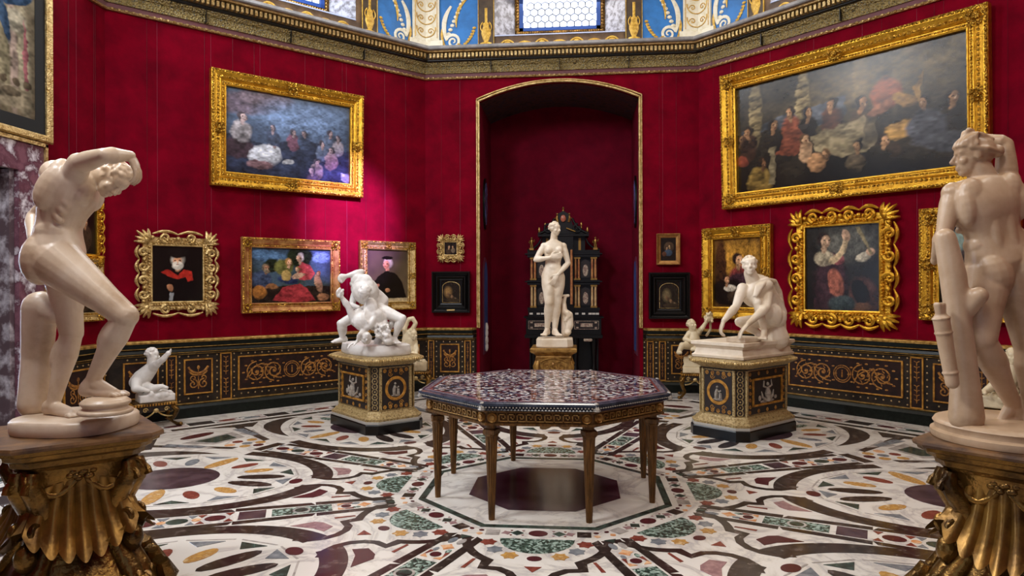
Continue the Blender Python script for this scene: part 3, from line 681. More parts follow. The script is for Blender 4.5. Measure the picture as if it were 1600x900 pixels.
    def obj(s, name, w, h, y, parent, z0=None, m=VC, thick=.012):
        x = (s.X-.5)*w; z = (s.Y-.5)*h; nv = s.nx*s.ny
        vs = np.stack([x, np.full_like(x, y), z], -1).reshape(-1, 3); i = np.arange(nv).reshape(s.ny, s.nx)
        q = np.stack([i[:-1, :-1], i[:-1, 1:], i[1:, 1:], i[1:, :-1]], -1).reshape(-1, 4)
        me = bpy.data.meshes.new(name); bx = np.array([(sx*w/2, yy, sz*h/2) for yy in (y+.0006, y+thick) for sx, sz in ((-1, -1), (1, -1), (1, 1), (-1, 1))])
        bf = [(nv+4, nv+7, nv+6, nv+5), (nv, nv+1, nv+5, nv+4), (nv+1, nv+2, nv+6, nv+5), (nv+2, nv+3, nv+7, nv+6), (nv+3, nv, nv+4, nv+7)]
        me.from_pydata(vs.tolist()+bx.tolist(), [], q.tolist()+bf); me.materials.append(m)
        at = me.color_attributes.new('paint', 'FLOAT_COLOR', 'POINT'); c = np.ones((nv+8, 4), np.float32); c[:nv, :3] = np.clip(s.img, 0.002, 1).reshape(-1, 3); c[nv:, :3] = .03
        at.data.foreach_set('color', c.ravel())
        o = bpy.data.objects.new(name, me); COL.objects.link(o); o.parent = parent; return o
def rect_sweep(b, w, h, prof):   # prof: (outset from inner edge, depth toward the room), closed polygon; local y negative = toward room
    def rg(sx, sz): return [(sx*(w/2+o), -d, sz*(h/2+o)) for o, d in prof]
    b.loft([rg(-1, -1), rg(1, -1), rg(1, 1), rg(-1, 1)], closed=True)
def beads(b, w, h, o, d, step, r):
    for (x0, z0, x1, z1) in ((-w/2-o, -h/2-o, w/2+o, -h/2-o), (w/2+o, -h/2-o, w/2+o, h/2+o), (w/2+o, h/2+o, -w/2-o, h/2+o), (-w/2-o, h/2+o, -w/2-o, -h/2-o)):
        n = max(2, int(math.hypot(x1-x0, z1-z0)/step)); ho = abs(x1-x0) > abs(z1-z0)
        for i in range(n): b.ell((x0+(x1-x0)*i/n, -d, z0+(z1-z0)*i/n), (r*1.25 if ho else r, r*.8, r if ho else r*1.25), nu=6, nv=4)
def cluster(b, x, z, d, r, rr):
    b.ell((x, -d-.012, z), (r*.38, r*.3, r*.38), nu=8, nv=5)
    for i in range(9):
        a = i*2*PI/9+rr.random()*.3; q = r*(.62+.2*rr.random()); b.ell((x+q*math.cos(a), -d-.004, z+q*math.sin(a)), (r*.26, r*.2, r*.2), nu=6, nv=4)
    for i in range(4):
        a = PI/4+i*PI/2; b.tube([(x+px, -d-.01, z+pz) for px, pz in spiral(r*.75*math.cos(a), r*.75*math.sin(a), r*.3, a, 1.1, 1, 9)], r*.09, 5)
def frame_classic(par, w, h, fw, dep, m=GOLD, rows=2, corners=True, mids=True, seed=1, cm=None):
    cm = cm or GOLDC; rr = random.Random(seed)
    def prof(b):
        rect_sweep(b, w, h, [(0, 0), (0, dep*.55), (fw*.08, dep*.62), (fw*.12, dep*.5), (fw*.30, dep*.5), (fw*.38, dep*.7), (fw*.45, dep*.62), (fw*.72, dep*.9), (fw*.8, dep), (fw*.92, dep), (fw, dep*.85), (fw, 0)])
    f = quick('moulded_frame', m, par, prof)
    def cv(b):
        beads(b, w, h, fw*.2, dep*.5, fw*.16, fw*.07); beads(b, w, h, fw*.9, dep*1.0, fw*.2, fw*.085)
        if rows > 2: beads(b, w, h, fw*.55, dep*.74, fw*.24, fw*.09)
        if corners:
            for sx in (-1, 1):
                for sz in (-1, 1): cluster(b, sx*(w/2+fw*.5), sz*(h/2+fw*.5), dep*.85, fw*.52, rr)
        if mids:
            for sx in (-1, 1): cluster(b, sx*(w/2+fw*.5), 0, dep*.85, fw*.42, rr)
            for sz in (-1, 1): cluster(b, 0, sz*(h/2+fw*.5), dep*.85, fw*.42, rr)
    quick('carved_ornament', cm, f, cv, True)
    return f
def frame_baroque(par, w, h, fw, dep, m=GOLD, seed=1, cm=None):
    cm = cm or m; rr = random.Random(seed)
    f = quick('inner_moulding', m, par, lambda b: rect_sweep(b, w, h, [(0, 0), (0, dep*.5), (fw*.08, dep*.55), (fw*.2, dep*.4), (fw*.28, dep*.45), (fw*.28, 0)]))
    def cv(b):
        # wavy pierced border made of paired scrolls, acanthus leaves on the corners
        def run(x0, z0, x1, z1, ox, oz):
            L = math.hypot(x1-x0, z1-z0); tx, tz = (x1-x0)/L, (z1-z0)/L; n = max(1, int(round(L/(fw*2.6)))); seg = L/n
            P = lambda s, o: (x0+tx*s+ox*o, -dep*.5, z0+tz*s+oz*o)
            for i in range(n):
                c = seg*(i+.5)
                for sg in (-1, 1):
                    cs = c+sg*seg*.25
                    sp_ = [P(cs+sg*px, fw*.60+pz) for px, pz in spiral(0, 0, fw*.34, -PI/2, 1.35, 1, 16)]
                    b.tube(sp_, [fw*.14*(1-.5*q/16) for q in range(17)], 6, flat=1.2, fdir=(0, 1, 0))
                    lf = [P(cs+sg*(-seg*.25+seg*.5*t), fw*(.86+.22*math.sin(PI*t)*1)) for t in [q/8 for q in range(9)]]
                    b.tube(lf, [fw*(.05+.07*math.sin(PI*q/8)) for q in range(9)], 6, flat=1.3, fdir=(0, 1, 0))
                    for q in range(4): b.ell(P(cs+sg*fw*(.1-.22*q), fw*(.35+.06*q)), (fw*.09, dep*.35, fw*.09), nu=6, nv=4)
                b.ell(P(c, fw*.55), (fw*.17, dep*.5, fw*.17), nu=8, nv=5)
                b.ell(P(seg*i, fw*.6), (fw*.16, dep*.4, fw*.16), nu=8, nv=5)
            m_ = int(L/(fw*.2))
            for i in range(m_): b.ell(P(L*(i+.5)/m_, fw*.22), (fw*.09, dep*.3, fw*.07), nu=6, nv=4)
        a, c = w/2, h/2
        run(-a, c, a, c, 0, 1); run(a, -c, -a, -c, 0, -1); run(a, c, a, -c, 1, 0); run(-a, -c, -a, c, -1, 0)
        for sx in (-1, 1):
            for sz in (-1, 1):
                X, Z = sx*(a+fw*.25), sz*(c+fw*.25)
                for q in range(5):
                    ang = PI/4+(q-2)*.38; l = fw*(.95 if q != 2 else 1.1)
                    b.tube([(X+sx*l*t*math.cos(ang)*.98, -dep*(.35+.5*math.sin(PI*t)), Z+sz*l*t*math.sin(ang)) for t in (0, .25, .5, .75, 1)], [fw*.07, fw*.14, fw*.15, fw*.12, fw*.05], 6)
                b.ell((X+sx*fw*.18, -dep*.8, Z+sz*fw*.18), (fw*.2, dep*.4, fw*.2), nu=8, nv=5)
    quick('carved_scrolls', cm, f, cv, True)
    # thin pierced backing board
    quick('backing_border', cm, f, lambda b: rect_sweep(b, w, h, [(fw*.2, 0), (fw*.2, dep*.25), (fw*.62, dep*.3), (fw*.66, 0)]))
    return f
def frame_black(par, w, h, fw, dep):
    return quick('ebonised_frame', EBONY, par, lambda b: rect_sweep(b, w, h, [(0, 0), (0, dep*.4), (fw*.12, dep*.45), (fw*.2, dep*.35), (fw*.4, dep*.75), (fw*.5, dep*.75), (fw*.58, dep*.45), (fw*.78, dep*.8), (fw*.86, dep), (fw*.97, dep), (fw, dep*.8), (fw, 0)]))
WIRE = mat('hanging_wire', '3a1c22', 0.6, 0.3)
def picture(k, s0, s1, z0, z1, inner, label, paint, frame, cat='painting', name='framed_painting', wires=True, tilt=0.0, m=VC, gap=.02):
    M, L = WF[k]; cx, cz = (s0+s1)/2, (z0+z1)/2
    r = root(name, label, cat, M @ Matrix.Translation((cx, -gap, cz)) @ Matrix.Rotation(tilt, 4, 'X'))
    w, h = inner
    paint.obj('canvas', w+.01, h+.01, -.012, r, m=m)
    frame(r, w, h)
    quick('backing_board', EBONY, r, lambda b: b.box(-w/2-.03, w/2+.03, 0, gap-.004, -h/2-.03, h/2+.03))
    if wires:
        W = (s1-s0)*.36; top = 4.81-cz
        [quick('hanging_wire', WIRE, r, lambda b: b.tube([(x, gap-.008, (z1-z0)/2-.03), (x, gap-.008, top)], .0011, 4)) for x in (-W, W)]
    return r
# --- large canvas on the back left wall: evening supper in a landscape
p_ = Paint(200, 130, 1.6, '31405c', 11, grad='5a7394')
p_.e(.22, .86, .5, .14, '7c6470', 8); p_.e(.3, .92, .35, .07, '93757a', 5); p_.e(.62, .72, .5, .22, '6b89b4', 0, .9); p_.p([(0, 0), (1, 0), (1, .42), (.6, .5), (.3, .38), (0, .46)], '2a3450')
p_.e(.1, .3, .2, .12, '4c3038'); p_.e(.12, .5, .13, .12, 'b3a494'); p_.head(.13, .66, .065, 'c9a389', '4a3a3a', 1)
p_.e(.30, .24, .2, .13, 'd8d4c8', 12); p_.e(.37, .33, .09, .06, 'd8d4c8', -30); p_.head(.37, .42, .055, 'b08872', 'a8a090', 1); p_.e(.26, .13, .16, .05, '8a5c52')
for i, (x, y) in enumerate([(.36, .58), (.52, .56), (.61, .57), (.83, .62), (.9, .56), (.76, .47), (.84, .4), (.72, .24), (.68, .12)]):
    p_.e(x, y-.11, .085, .1, ['42506e', '8a4a5c', '3a4a6a', '5a6a88', 'a89898', '6a7898', 'b08a80', '9a8070', '5c4a5a'][i]); p_.head(x, y, .045, ['b8968a', 'c0988a'][i % 2], '4c4450', [-1, 1][i % 2])
p_.e(.84, .25, .1, .08, '9c7466', 40); p_.e(.48, .2, .08, .035, 'b8b4a8', 10); p_.e(.97, .08, .07, .06, '9a9aa8')
p_.finish(.35, '7c90b8', .9, .7)
picture(0, 1.135, 3.25, 2.885, 4.355, (1.72, 1.09), 'large painting of a blue dusk scene with many figures in broad gold frame, upper left', p_, lambda r, w, h: frame_classic(r, w, h, .19, .10, GOLD, 3, False, True, 3), tilt=.02)
# --- bearded man
p_ = Paint(90, 110, .85, '0e0a08', 12)
p_.e(.5, .35, .30, .34, '0a0808'); p_.p([(.17, .53), (.3, .58), (.5, .47), (.62, .58), (.78, .55), (.80, .38), (.70, .36), (.66, .44), (.5, .40), (.35, .43)], 'a82a20'); p_.head(.5, .73, .13, 'c08a66', 'a8a094', 0, 'd6cec0'); p_.e(.5, .87, .18, .085, '14100e', 0, .25, .1); p_.e(.35, .25, .05, .07, 'a87454', 20); p_.p([(.33, .02), (.4, .02), (.42, .16), (.34, .16)], '8a8d90')
picture(0, .31, 1.22, 1.265, 2.26, (.57, .67), 'dark portrait of a white-bearded man in red stole, in scrolling silver-gilt frame', p_, lambda r, w, h: frame_baroque(r, w, h, .165, .075, GOLDP, 4))
# --- family group in landscape
p_ = Paint(150, 100, 1.5, '3c4a34', 13, grad='4a6a8c')
p_.e(.2, .85, .35, .1, '5a88b8', -5); p_.e(.88, .84, .2, .1, '78a4cc'); p_.e(.6, .85, .25, .2, '22301e'); p_.e(.25, .68, .15, .12, '1e2a1c'); p_.e(.4, .65, .18, .15, '6a6a30'); p_.p([(0, 0), (1, 0), (1, .3), (0, .32)], '2a2018')
p_.e(.12, .42, .2, .16, '3f5070'); p_.head(.18, .62, .075, 'a87654', '7c6a52', 1, '8a7a60'); p_.e(.1, .2, .13, .12, 'c47a20'); p_.e(.25, .3, .12, .05, '8a5a30')
p_.p([(.25, .05), (.38, .28), (.6, .36), (.7, .25), (.8, .04), (.5, 0)], 'b02c34'); p_.p([(.55, .6), (.62, .75), (.72, .7), (.8, .55), (.74, .42), (.6, .42)], 'c44048'); p_.e(.45, .42, .2, .07, '24345c', -8)
p_.head(.46, .74, .075, 'd8a47c', 'a87c3c', 1); p_.e(.43, .5, .09, .1, 'b89a50'); p_.head(.6, .82, .08, 'dcae88', 'e4dcc8', -1)
p_.e(.58, .5, .12, .055, 'dcae8c', 15); p_.head(.57, .61, .05, 'dcae8c', 'a87848', -1); p_.e(.84, .35, .07, .17, 'c8946c', 15); p_.head(.84, .53, .055, 'c8946c', '7c4c28', -1); p_.e(.9, .1, .12, .07, 'b87c50')
p_.finish(.12, None, .8, .5)
picture(0, 1.52, 2.89, 1.26, 2.245, (1.10, .73), 'colourful painting of a seated mother in red with infants, in gold and walnut frame', p_, lambda r, w, h: frame_classic(r, w, h, .13, .07, mat('walnut_gilt', '9a5c34', .38, .45, c2='c99a58', scale=10), 2, True, False, 5, GOLDC))
# --- old man in black robe
p_ = Paint(90, 110, .75, '6a5a44', 14, grad='4c4034')
p_.p([(0, 0), (1, 0), (1, .07), (0, .07)], 'c4b088'); p_.p([(.02, .25), (.3, .5), (.45, .58), (.68, .56), (.85, .4), (.97, .08), (.35, .06), (.3, .2)], '14110f'); p_.head(.5, .72, .10, 'c98a66', 'b8ab98', -1); p_.e(.5, .84, .1, .035, '120e0c'); p_.e(.5, .56, .05, .03, '14110f'); p_.e(.22, .3, .07, .04, 'bb8460', 20); p_.e(.5, .22, .045, .04, 'bb8460'); p_.p([(.08, .08), (.3, .08), (.28, .22), (.1, .2)], 'b8a888')
picture(0, 3.2, 4.14, 1.26, 2.265, (.68, .77), 'portrait of a grey-haired man in black robe and cap, gold frame with carved clusters', p_, lambda r, w, h: frame_classic(r, w, h, .125, .07, GOLDP, 2, True, True, 6, GOLDC))
# --- small carved
p_ = Paint(60, 60, 1, '1a120c', 15); p_.e(.35, .3, .2, .25, '3c2c20'); p_.head(.35, .62, .14, 'b08868', '241a12', 1); p_.e(.7, .35, .16, .2, '6a5a48'); p_.head(.68, .62, .11, 'a88060', '1a120c', -1)
picture(1, .2, .605, 1.985, 2.39, (.19, .19), 'tiny nearly square painting in a wide pierced gold leaf frame, left of the arch', p_, lambda r, w, h: frame_baroque(r, w, h, .105, .05, GOLDP, 7))
# --- black frames
def arched(seed, lit, lx):
    q = Paint(80, 95, .85, '050404', seed); q.p([(.04, .02), (.96, .02), (.96, .72), (.85, .88), (.68, .96), (.5, .98), (.32, .96), (.15, .88), (.04, .72)], '1f1710'); q.e(lx, .5, .14, .2, lit, 0, .9)
    for i in range(5): q.e(lx+.09*i, .42-.06*i, .05, .07, ['6a5038', '4a3828', '7c6044', '3a2c20', '8a7456'][i], 10, .6)
    q.e(.6, .15, .3, .08, '33271a'); return q
def blk(r, w, h):
    f = frame_black(r, w, h, .145, .075)
    def ar(b):
        pts = [(-w*.44, -.022, -h*.46), (-w*.44, -.022, h*.22)]+[(-w*.44*math.cos(PI*i/14), -.022, h*.22+h*.24*math.sin(PI*i/14)) for i in range(1, 14)]+[(w*.44, -.022, h*.22), (w*.44, -.022, -h*.46), (-w*.44, -.022, -h*.46)]
        b.tube(pts, .004, 5)
    quick('gilt_arched_sight', GOLDP, f, ar)
for k, a, c, z0, z1, lb, q, tg in ((1, .11, .71, 1.19, 1.83, 'small arched candlelit scene in broad black ripple frame, left of the arch', arched(16, '8a6a40', .35), True), (1, 3.43, 4.04, 1.10, 1.80, 'dim brown arched interior scene in broad black frame, right of the arch', arched(17, '6a5c40', .4), False)):
    r = picture(k, a, c, z0, z1, ((c-a)-.29, (z1-z0)-.29), lb, q, blk, wires=False)
    if tg: quick('brass_name_plate', GOLDP, r, lambda b: b.box(-.06, .06, -.075, -.05, -.29, -.265, .004))
p_ = Paint(60, 80, .72, '1c1712', 18); p_.e(.55, .6, .22, .2, '4c3c2c'); p_.head(.6, .62, .07, 'b09068', '2a2018', -1); p_.e(.5, .35, .18, .14, '3a4a5c'); p_.head(.4, .55, .06, 'a08060', '2a2018', 1); p_.e(.25, .3, .1, .1, '5a3a2a')
def plain(r, w, h):
    f = quick('gilt_frame', mat('plain_gilt_wood', 'a87c44', .4, .6, c2='8a5c30', scale=12), r, lambda b: rect_sweep(b, w, h, [(0, 0), (0, .02), (.01, .024), (.03, .03), (.055, .05), (.062, .045), (.062, 0)]))
picture(1, 3.55, 3.9, 1.915, 2.385, (.225, .345), 'small dark upright painting in plain narrow gold frame, right of the arch', p_, plain)
# --- mother in golden glow
p_ = Paint(100, 120, .78, '6a4a1c', 19, grad='7c5420'); p_.e(.6, .72, .34, .28, 'c48a24', 0, .9); p_.e(.15, .5, .1, .5, '4a2c14'); p_.e(.6, .45, .2, .16, '9c3a3c'); p_.e(.55, .3, .26, .2, '3c2430'); p_.head(.52, .68, .10, 'cf9c74', '241812', 1); p_.head(.76, .66, .07, 'c8946c', '3a2418', -1)
p_.e(.3, .22, .3, .2, '14100e'); p_.e(.35, .28, .1, .05, 'c8c0b0'); p_.head(.27, .40, .07, 'b88460', '2a1a10', 1); p_.e(.55, .15, .2, .12, '3a2c20')
p_.finish(.15, '9a8258', .75, .7)
picture(2, .105, 1.235, 1.14, 2.42, (.77, .98), 'glowing amber painting of mother and child in carved gold frame, behind the crouching figure', p_, lambda r, w, h: frame_classic(r, w, h, .17, .09, GOLD, 2, True, True, 8, GOLDC))
# --- woman with palm and dragon jaws
p_ = Paint(110, 130, .87, '1c1712', 20, grad='2c2a24'); p_.e(.62, .8, .3, .2, '5a584c', 0, .9); p_.e(.35, .3, .22, .34, '2c1a1c'); p_.p([(.2, .6), (.35, .7), (.5, .64), (.55, .4), (.4, .02), (.1, 0), (.15, .3)], '3a2026'); p_.e(.42, .32, .09, .17, '9c5238', 12); p_.e(.45, .6, .08, .06, '8c4444')
p_.e(.26, .62, .12, .09, 'b8a884'); p_.p([(.3, .58), (.48, .7), (.55, .88), (.6, .84), (.54, .66), (.4, .54)], 'c4a878'); p_.e(.56, .88, .045, .07, 'c49a74', 20); p_.e(.78, .62, .09, .05, 'b8ac90', 20); p_.e(.88, .68, .05, .045, 'c09670'); p_.p([(.68, .97), (.74, .97), (.9, .66), (.88, .64)], '8c7c50')
p_.head(.26, .82, .095, 'c49c74', '2a1c14', 1); p_.e(.8, .18, .16, .22, '4c2a20', 20); p_.e(.74, .22, .09, .16, '14100c', 20); p_.e(.75, .05, .12, .05, '6a4428'); p_.e(.5, .08, .16, .1, '34403f')
p_.finish(.15, None, .8, .6)
picture(2, 1.50, 2.83, 1.08, 2.55, (.93, 1.065), 'painting of a woman raising her arm beside open jaws, in the largest scrolling gold frame', p_, lambda r, w, h: frame_baroque(r, w, h, .2, .09, GOLD, 9))
# --- great banquet
p_ = Paint(300, 150, 1.93, '1d1813', 21, grad='4a4334')
p_.e(.8, .85, .9, .25, '6a5c3c', 15, .9); p_.p([(.02, .5), (.3, .62), (.3, .68), (.02, .58)], '3c4c5c'); p_.p([(.17, .5), (.33, .58), (.33, .68), (.17, .62)], '4a5c70'); p_.p([(.38, .5), (.53, .55), (.53, .72), (.38, .68)], '4c6278')
for x in (.10, .34): p_.e(x, .74, .062, .32, '9c8c62', 0, .3)
for i in range(6): p_.e(.34, .52+.07*i, .066, .012, '6c5f40', 8); p_.e(.10, .5+.07*i, .06, .012, '6c5f40', 8)
p_.e(.60, .8, .06, .4, '7c6c48', 0, .4)
for i, (x, y) in enumerate([(.02, .5), (.06, .56), (.19, .58), (.28, .66), (.36, .63), (.47, .66), (.6, .62), (.84, .52), (.94, .52)]):
    p_.e(x, y-.14, .09, .13, ['3a2c20', '4a2c20', '2c241a', 'a03c28', '241c16', '5a3028', '4a3828', '3a3026', '2c241c'][i]); p_.head(x, y, .055, 'b07a54', '2c1c12', [1, -1][i % 2])
p_.p([(.2, .3), (.25, .5), (.32, .52), (.36, .4), (.3, .28)], '9a3a26'); p_.p([(.37, .42), (.62, .52), (.64, .24), (.5, .2), (.4, .28)], '9a9070'); p_.p([(.60, .24), (.62, .5), (.655, .48), (.66, .26)], '6c6450'); p_.e(.55, .42, .05, .06, 'b0a684', -20)
p_.e(.7, .66, .12, .13, 'a8503c', 20); p_.e(.68, .55, .1, .05, 'b86a50', 30); p_.e(.77, .58, .1, .05, 'a87c3c', -30); p_.p([(.82, .5), (.84, .78), (.8, .66)], 'b88c48')
p_.e(.76, .35, .13, .07, 'c89440', 6); p_.e(.85, .33, .14, .14, '48566a', -20); p_.e(.93, .2, .14, .08, '3a4654'); p_.head(.69, .28, .055, 'c08a60', '2c1c12', 1); p_.e(.73, .2, .06, .06, '3c2c20')
p_.e(.12, .08, .13, .13, 'b08c34'); p_.head(.13, .24, .05, 'a86c48', '3a2414', 1); p_.e(.35, .3, .06, .1, 'd0a07c'); p_.head(.345, .4, .05, 'cf9c74', '6a4424', 1); p_.e(.4, .18, .08, .08, 'c88c60'); p_.head(.44, .24, .045, 'c08860', '6a4828', -1); p_.e(.57, .14, .08, .08, '6a5c48'); p_.head(.58, .28, .05, 'c08c64', '241810', -1); p_.e(.03, .3, .05, .05, 'a8342a'); p_.p([(.17, .05), (.17, .38), (.2, .38), (.2, .05)], '8c8468')
p_.finish(.35, '9a8258', .6, .9)
picture(2, .465, 3.79, 2.70, 4.605, (2.88, 1.47), 'huge dark banquet painting with columns and white tablecloth in heavy bright gold frame', p_, lambda r, w, h: frame_classic(r, w, h, .22, .12, GOLD, 3, True, True, 10, GOLDC), tilt=.03)
# --- far right
p_ = Paint(60, 80, .75, '14110d', 22); p_.e(.3, .7, .2, .2, '7c8c80'); p_.e(.5, .4, .25, .3, '2c2018'); p_.head(.35, .5, .09, 'b08a68', '2a1c12', -1)
picture(2, 3.08, 4.06, 1.20, 2.465, (.58, .87), 'gold framed painting partly hidden behind the tall marble nude at far right', p_, lambda r, w, h: frame_classic(r, w, h, .2, .08, GOLD, 3, True, True, 11, GOLDC))
# --- left wall, partly hidden
for z0, z1, sd, lb in ((1.86, 2.58, 23, 'upper of two small gold frames on the side wall behind the stooping nude'), (1.22, 1.94, 24, 'lower of two small gold frames on the side wall behind the stooping nude')):
    p_ = Paint(50, 60, .8, '100c0a', sd); p_.e(.5, .35, .25, .3, '3a2a20'); p_.head(.5, .7, .12, 'a88060', '1c140e', 1)
    picture(7, L7-.66, L7-(.09 if sd == 23 else .12), z0, z1 - (.02 if sd == 24 else 0), (.34, .5), lb, p_, (lambda r, w, h: frame_baroque(r, w, h, .1, .06, GOLD, 12)) if sd == 23 else (lambda r, w, h: frame_classic(r, w, h, .1, .05, GOLDP, 2, True, False, 13)))
# --- tapestry
p_ = Paint(150, 130, 1.25, '8a7a60', 25, grad='a09478')
for x, c, w in ((.93, 'b4aa8c', .05), (.86, 'c0a898', .035), (.80, '9a9070', .05), (.72, '7c6c50', .06), (.62, 'a07c70', .04), (.5, '8c8468', .06), (.35, 'a49a7c', .05), (.2, '7c6c58', .06)): p_.e(x, .42, w, .42, c, 3, .5)
for x in (.87, .55, .2): p_.e(x, .68, .1, .09, 'b8b098', 20); p_.e(x-.06, .66, .03, .16, '3c5674', 12); p_.e(x+.02, .84, .13, .035, '3c5a7c', 25); p_.e(x-.02, .92, .08, .05, '4c6648'); p_.e(x+.07, .42, .018, .28, 'b06a70', 2)
p_.p([(0, .05), (.78, .05), (.78, .1), (0, .13)], '4a6890'); p_.p([(0, .13), (.78, .10), (.78, .14), (0, .18)], 'a8a898'); p_.p([(0, .18), (.78, .14), (.78, .17), (0, .215)], '3a5680'); p_.p([(.76, .05), (.98, .05), (.98, .2), (.76, .2)], '9c8f74'); p_.e(.85, .16, .08, .03, '6c604c')
for x in (.8, .88, .95): p_.e(x, .24, .03, .03, '6a5c48')
p_.img[:, :1] *= .5
def tapf(r, w, h):
    quick('black_border', mat('black_tapestry_border', '0e1012', .8), r, lambda b: rect_sweep(b, w, h, [(0, 0), (0, .016), (.13, .016), (.13, 0)]))
    quick('gilt_frame', GOLDP, r, lambda b: rect_sweep(b, w+.26, h+.26, [(0, 0), (0, .035), (.02, .05), (.06, .055), (.075, .04), (.075, 0)]))
p_.finish(.1, None, .75, .7)
picture(7, L7-3.22, L7-.87, 3.07, 4.80, (1.94, 1.32), 'woven tapestry of draped figures in black and gilt border above the side door', p_, tapf, 'tapestry', 'framed_tapestry', False, m=VT)
# ================================================================ CENTRAL TABLE
TC = (0.10, -0.12)
def octp(ap, cx=0, cy=0, z=None):
    c = ap/math.cos(PI/8); return [(cx+c*math.cos(PI/8+PI/4*i), cy+c*math.sin(PI/8+PI/4*i)) for i in range(8)]
PIETRA = mat('pietra_dura_top', '3a2028', 0.07, c2='d8ccc4', c3='6c4a58', kind='voronoi', scale=42, lo=0.08, hi=0.95)
def _pd():
    n = PIETRA.node_tree.nodes; lk = PIETRA.node_tree.links; vr = [x for x in n if x.type == 'TEX_VORONOI'][0]; rp = [x for x in n if x.type == 'VALTORGB'][0]
    rp.color_ramp.interpolation = 'CONSTANT'; e = rp.color_ramp.elements
    while len(e) > 1: e.remove(e[-1])
    cols = ['231c24', '8a7078', '16181f', 'cfc6c0', '5a3238', '3a465e', 'a89a98', '2a2028', 'd8d2ce', '6e4034', '1e1a22', '857c86']
    e[0].position = 0; e[0].color = (*lin(cols[0]), 1)
    for i, c in enumerate(cols[1:]): x = e.new((i+1)/len(cols)); x.color = (*lin(c), 1)
    nz = n.new('ShaderNodeTexNoise'); nz.inputs['Scale'].default_value = 18; mx = n.new('ShaderNodeVectorMath'); mx.operation = 'MULTIPLY_ADD'; mx.inputs[1].default_value = (.05, .05, .05)
    mp = [x for x in n if x.type == 'MAPPING'][0]; lk.new(mp.outputs[0], nz.inputs['Vector']); lk.new(nz.outputs['Color'], mx.inputs[0]); lk.new(mp.outputs[0], mx.inputs[2]); lk.new(mx.outputs[0], vr.inputs['Vector'])
_pd()
tb = root('octagonal_table', 'large octagonal table with speckled inlaid stone top on eight fluted gilt legs, room centre', 'table', Matrix.Translation((TC[0], TC[1], 0)))
top = quick('stone_top', PIETRA, tb, lambda b: b.prism(octp(.84), .80, .823))
for i in range(8):
    def st(b, a0, a1, z):
        P, Q = octp(a0), octp(a1); j = (i+1) % 8; b.prism([P[i], P[j], Q[j], Q[i]], .80, z)
    quick('red_border_strip', mat('red_stone_border', '6e3430', .1, c2='8c4a40', scale=20), tb, lambda b: st(b, .843, .858, .8225)); quick('violet_border_strip', mat('violet_stone_border', '54444c', .1, c2='8a7c84', scale=60, lo=.4, hi=.6), tb, lambda b: st(b, .861, .895, .823)); 
quick('top_rim', mat('blue_black_rim', '1d2230', .2, c2='3a3e4c', scale=10), tb, lambda b: b.ngon([(.90, .76), (.925, .77), (.915, .785), (.935, .80), (.935, .815), (.915, .8215), (.897, .8215)], 8, rot=0))
def rb(b):
    for i in range(8):
        P = octp(.93)
        x0, y0 = P[i]; x1, y1 = P[(i+1) % 8]
        for q in range(34): b.ell((x0+(x1-x0)*(q+.5)/34, y0+(y1-y0)*(q+.5)/34, .79), (.008, .008, .006), nu=6, nv=4)
        for ang in range(5): b.ell((x0*.985, y0*.985, .775+.01*ang), (.03-.003*ang, .03-.003*ang, .012), nu=7, nv=4)
quick('rim_beading', mat('silvered_bead', '9a948c', .35, .5), tb, rb, kind='stuff')
ap = quick('apron', TABLEG, tb, lambda b: b.ngon([(.855, .655), (.885, .66), (.885, .675), (.87, .68), (.87, .745), (.885, .75), (.895, .765), (.6, .77), (.6, .66)], 8))
def fret(b, i):
    P = octp(.873); p0 = Vector((*P[i], 0)); p1 = Vector((*P[(i+1) % 8], 0)); T = (p1-p0).normalized(); N = Vector((T.y, -T.x, 0)); L = (p1-p0).length
    b.M = Matrix(((T.x, -N.x, 0, p0.x), (T.y, -N.y, 0, p0.y), (0, 0, 1, 0), (0, 0, 0, 1)))
    x0, x1 = .085, L-.085; n = 9; u = (x1-x0)/n; z0, z1 = .686, .739; w = .0075
    for j in range(n):
        a = x0+j*u
        b.box(a, a+u, -.007, .004, z0, z0+w); b.box(a+u*.05, a+u*.05+w, -.007, .004, z0, z1); b.box(a+u*.05, a+u*.82, -.007, .004, z1-w, z1)
        b.box(a+u*.82-w, a+u*.82, -.007, .004, z0+.017, z1); b.box(a+u*.36, a+u*.82, -.007, .004, z0+.017, z0+.017+w); b.box(a+u*.36, a+u*.36+w, -.007, .004, z0+.017, z1-.018)
    b.M = None
FRET = mat('fret_gilding', 'b58a48', .4, .55, c2='8a6028', scale=20)
for i in range(8):
    quick('greek_key_fret', FRET, ap, lambda b: fret(b, i))
    P = octp(.873); p0 = Vector((*P[i], 0)); p1 = Vector((*P[(i+1) % 8], 0)); T = (p1-p0).normalized(); N = Vector((T.y, -T.x, 0)); L = (p1-p0).length
    for s in (.045, L-.045):
        def ro(b):
            b.M = Matrix(((T.x, 0, N.x, p0.x+T.x*s), (T.y, 0, N.y, p0.y+T.y*s), (0, 1, 0, .7125), (0, 0, 0, 1)))
            b.lathe([(.036, -.004), (.036, .004), (.032, .012), (.026, .006), (.02, .005), (.016, .014), (.006, .016)], n=16); b.M = None
        quick('rosette', FRET, ap, ro, True)
lp = octp(.80)
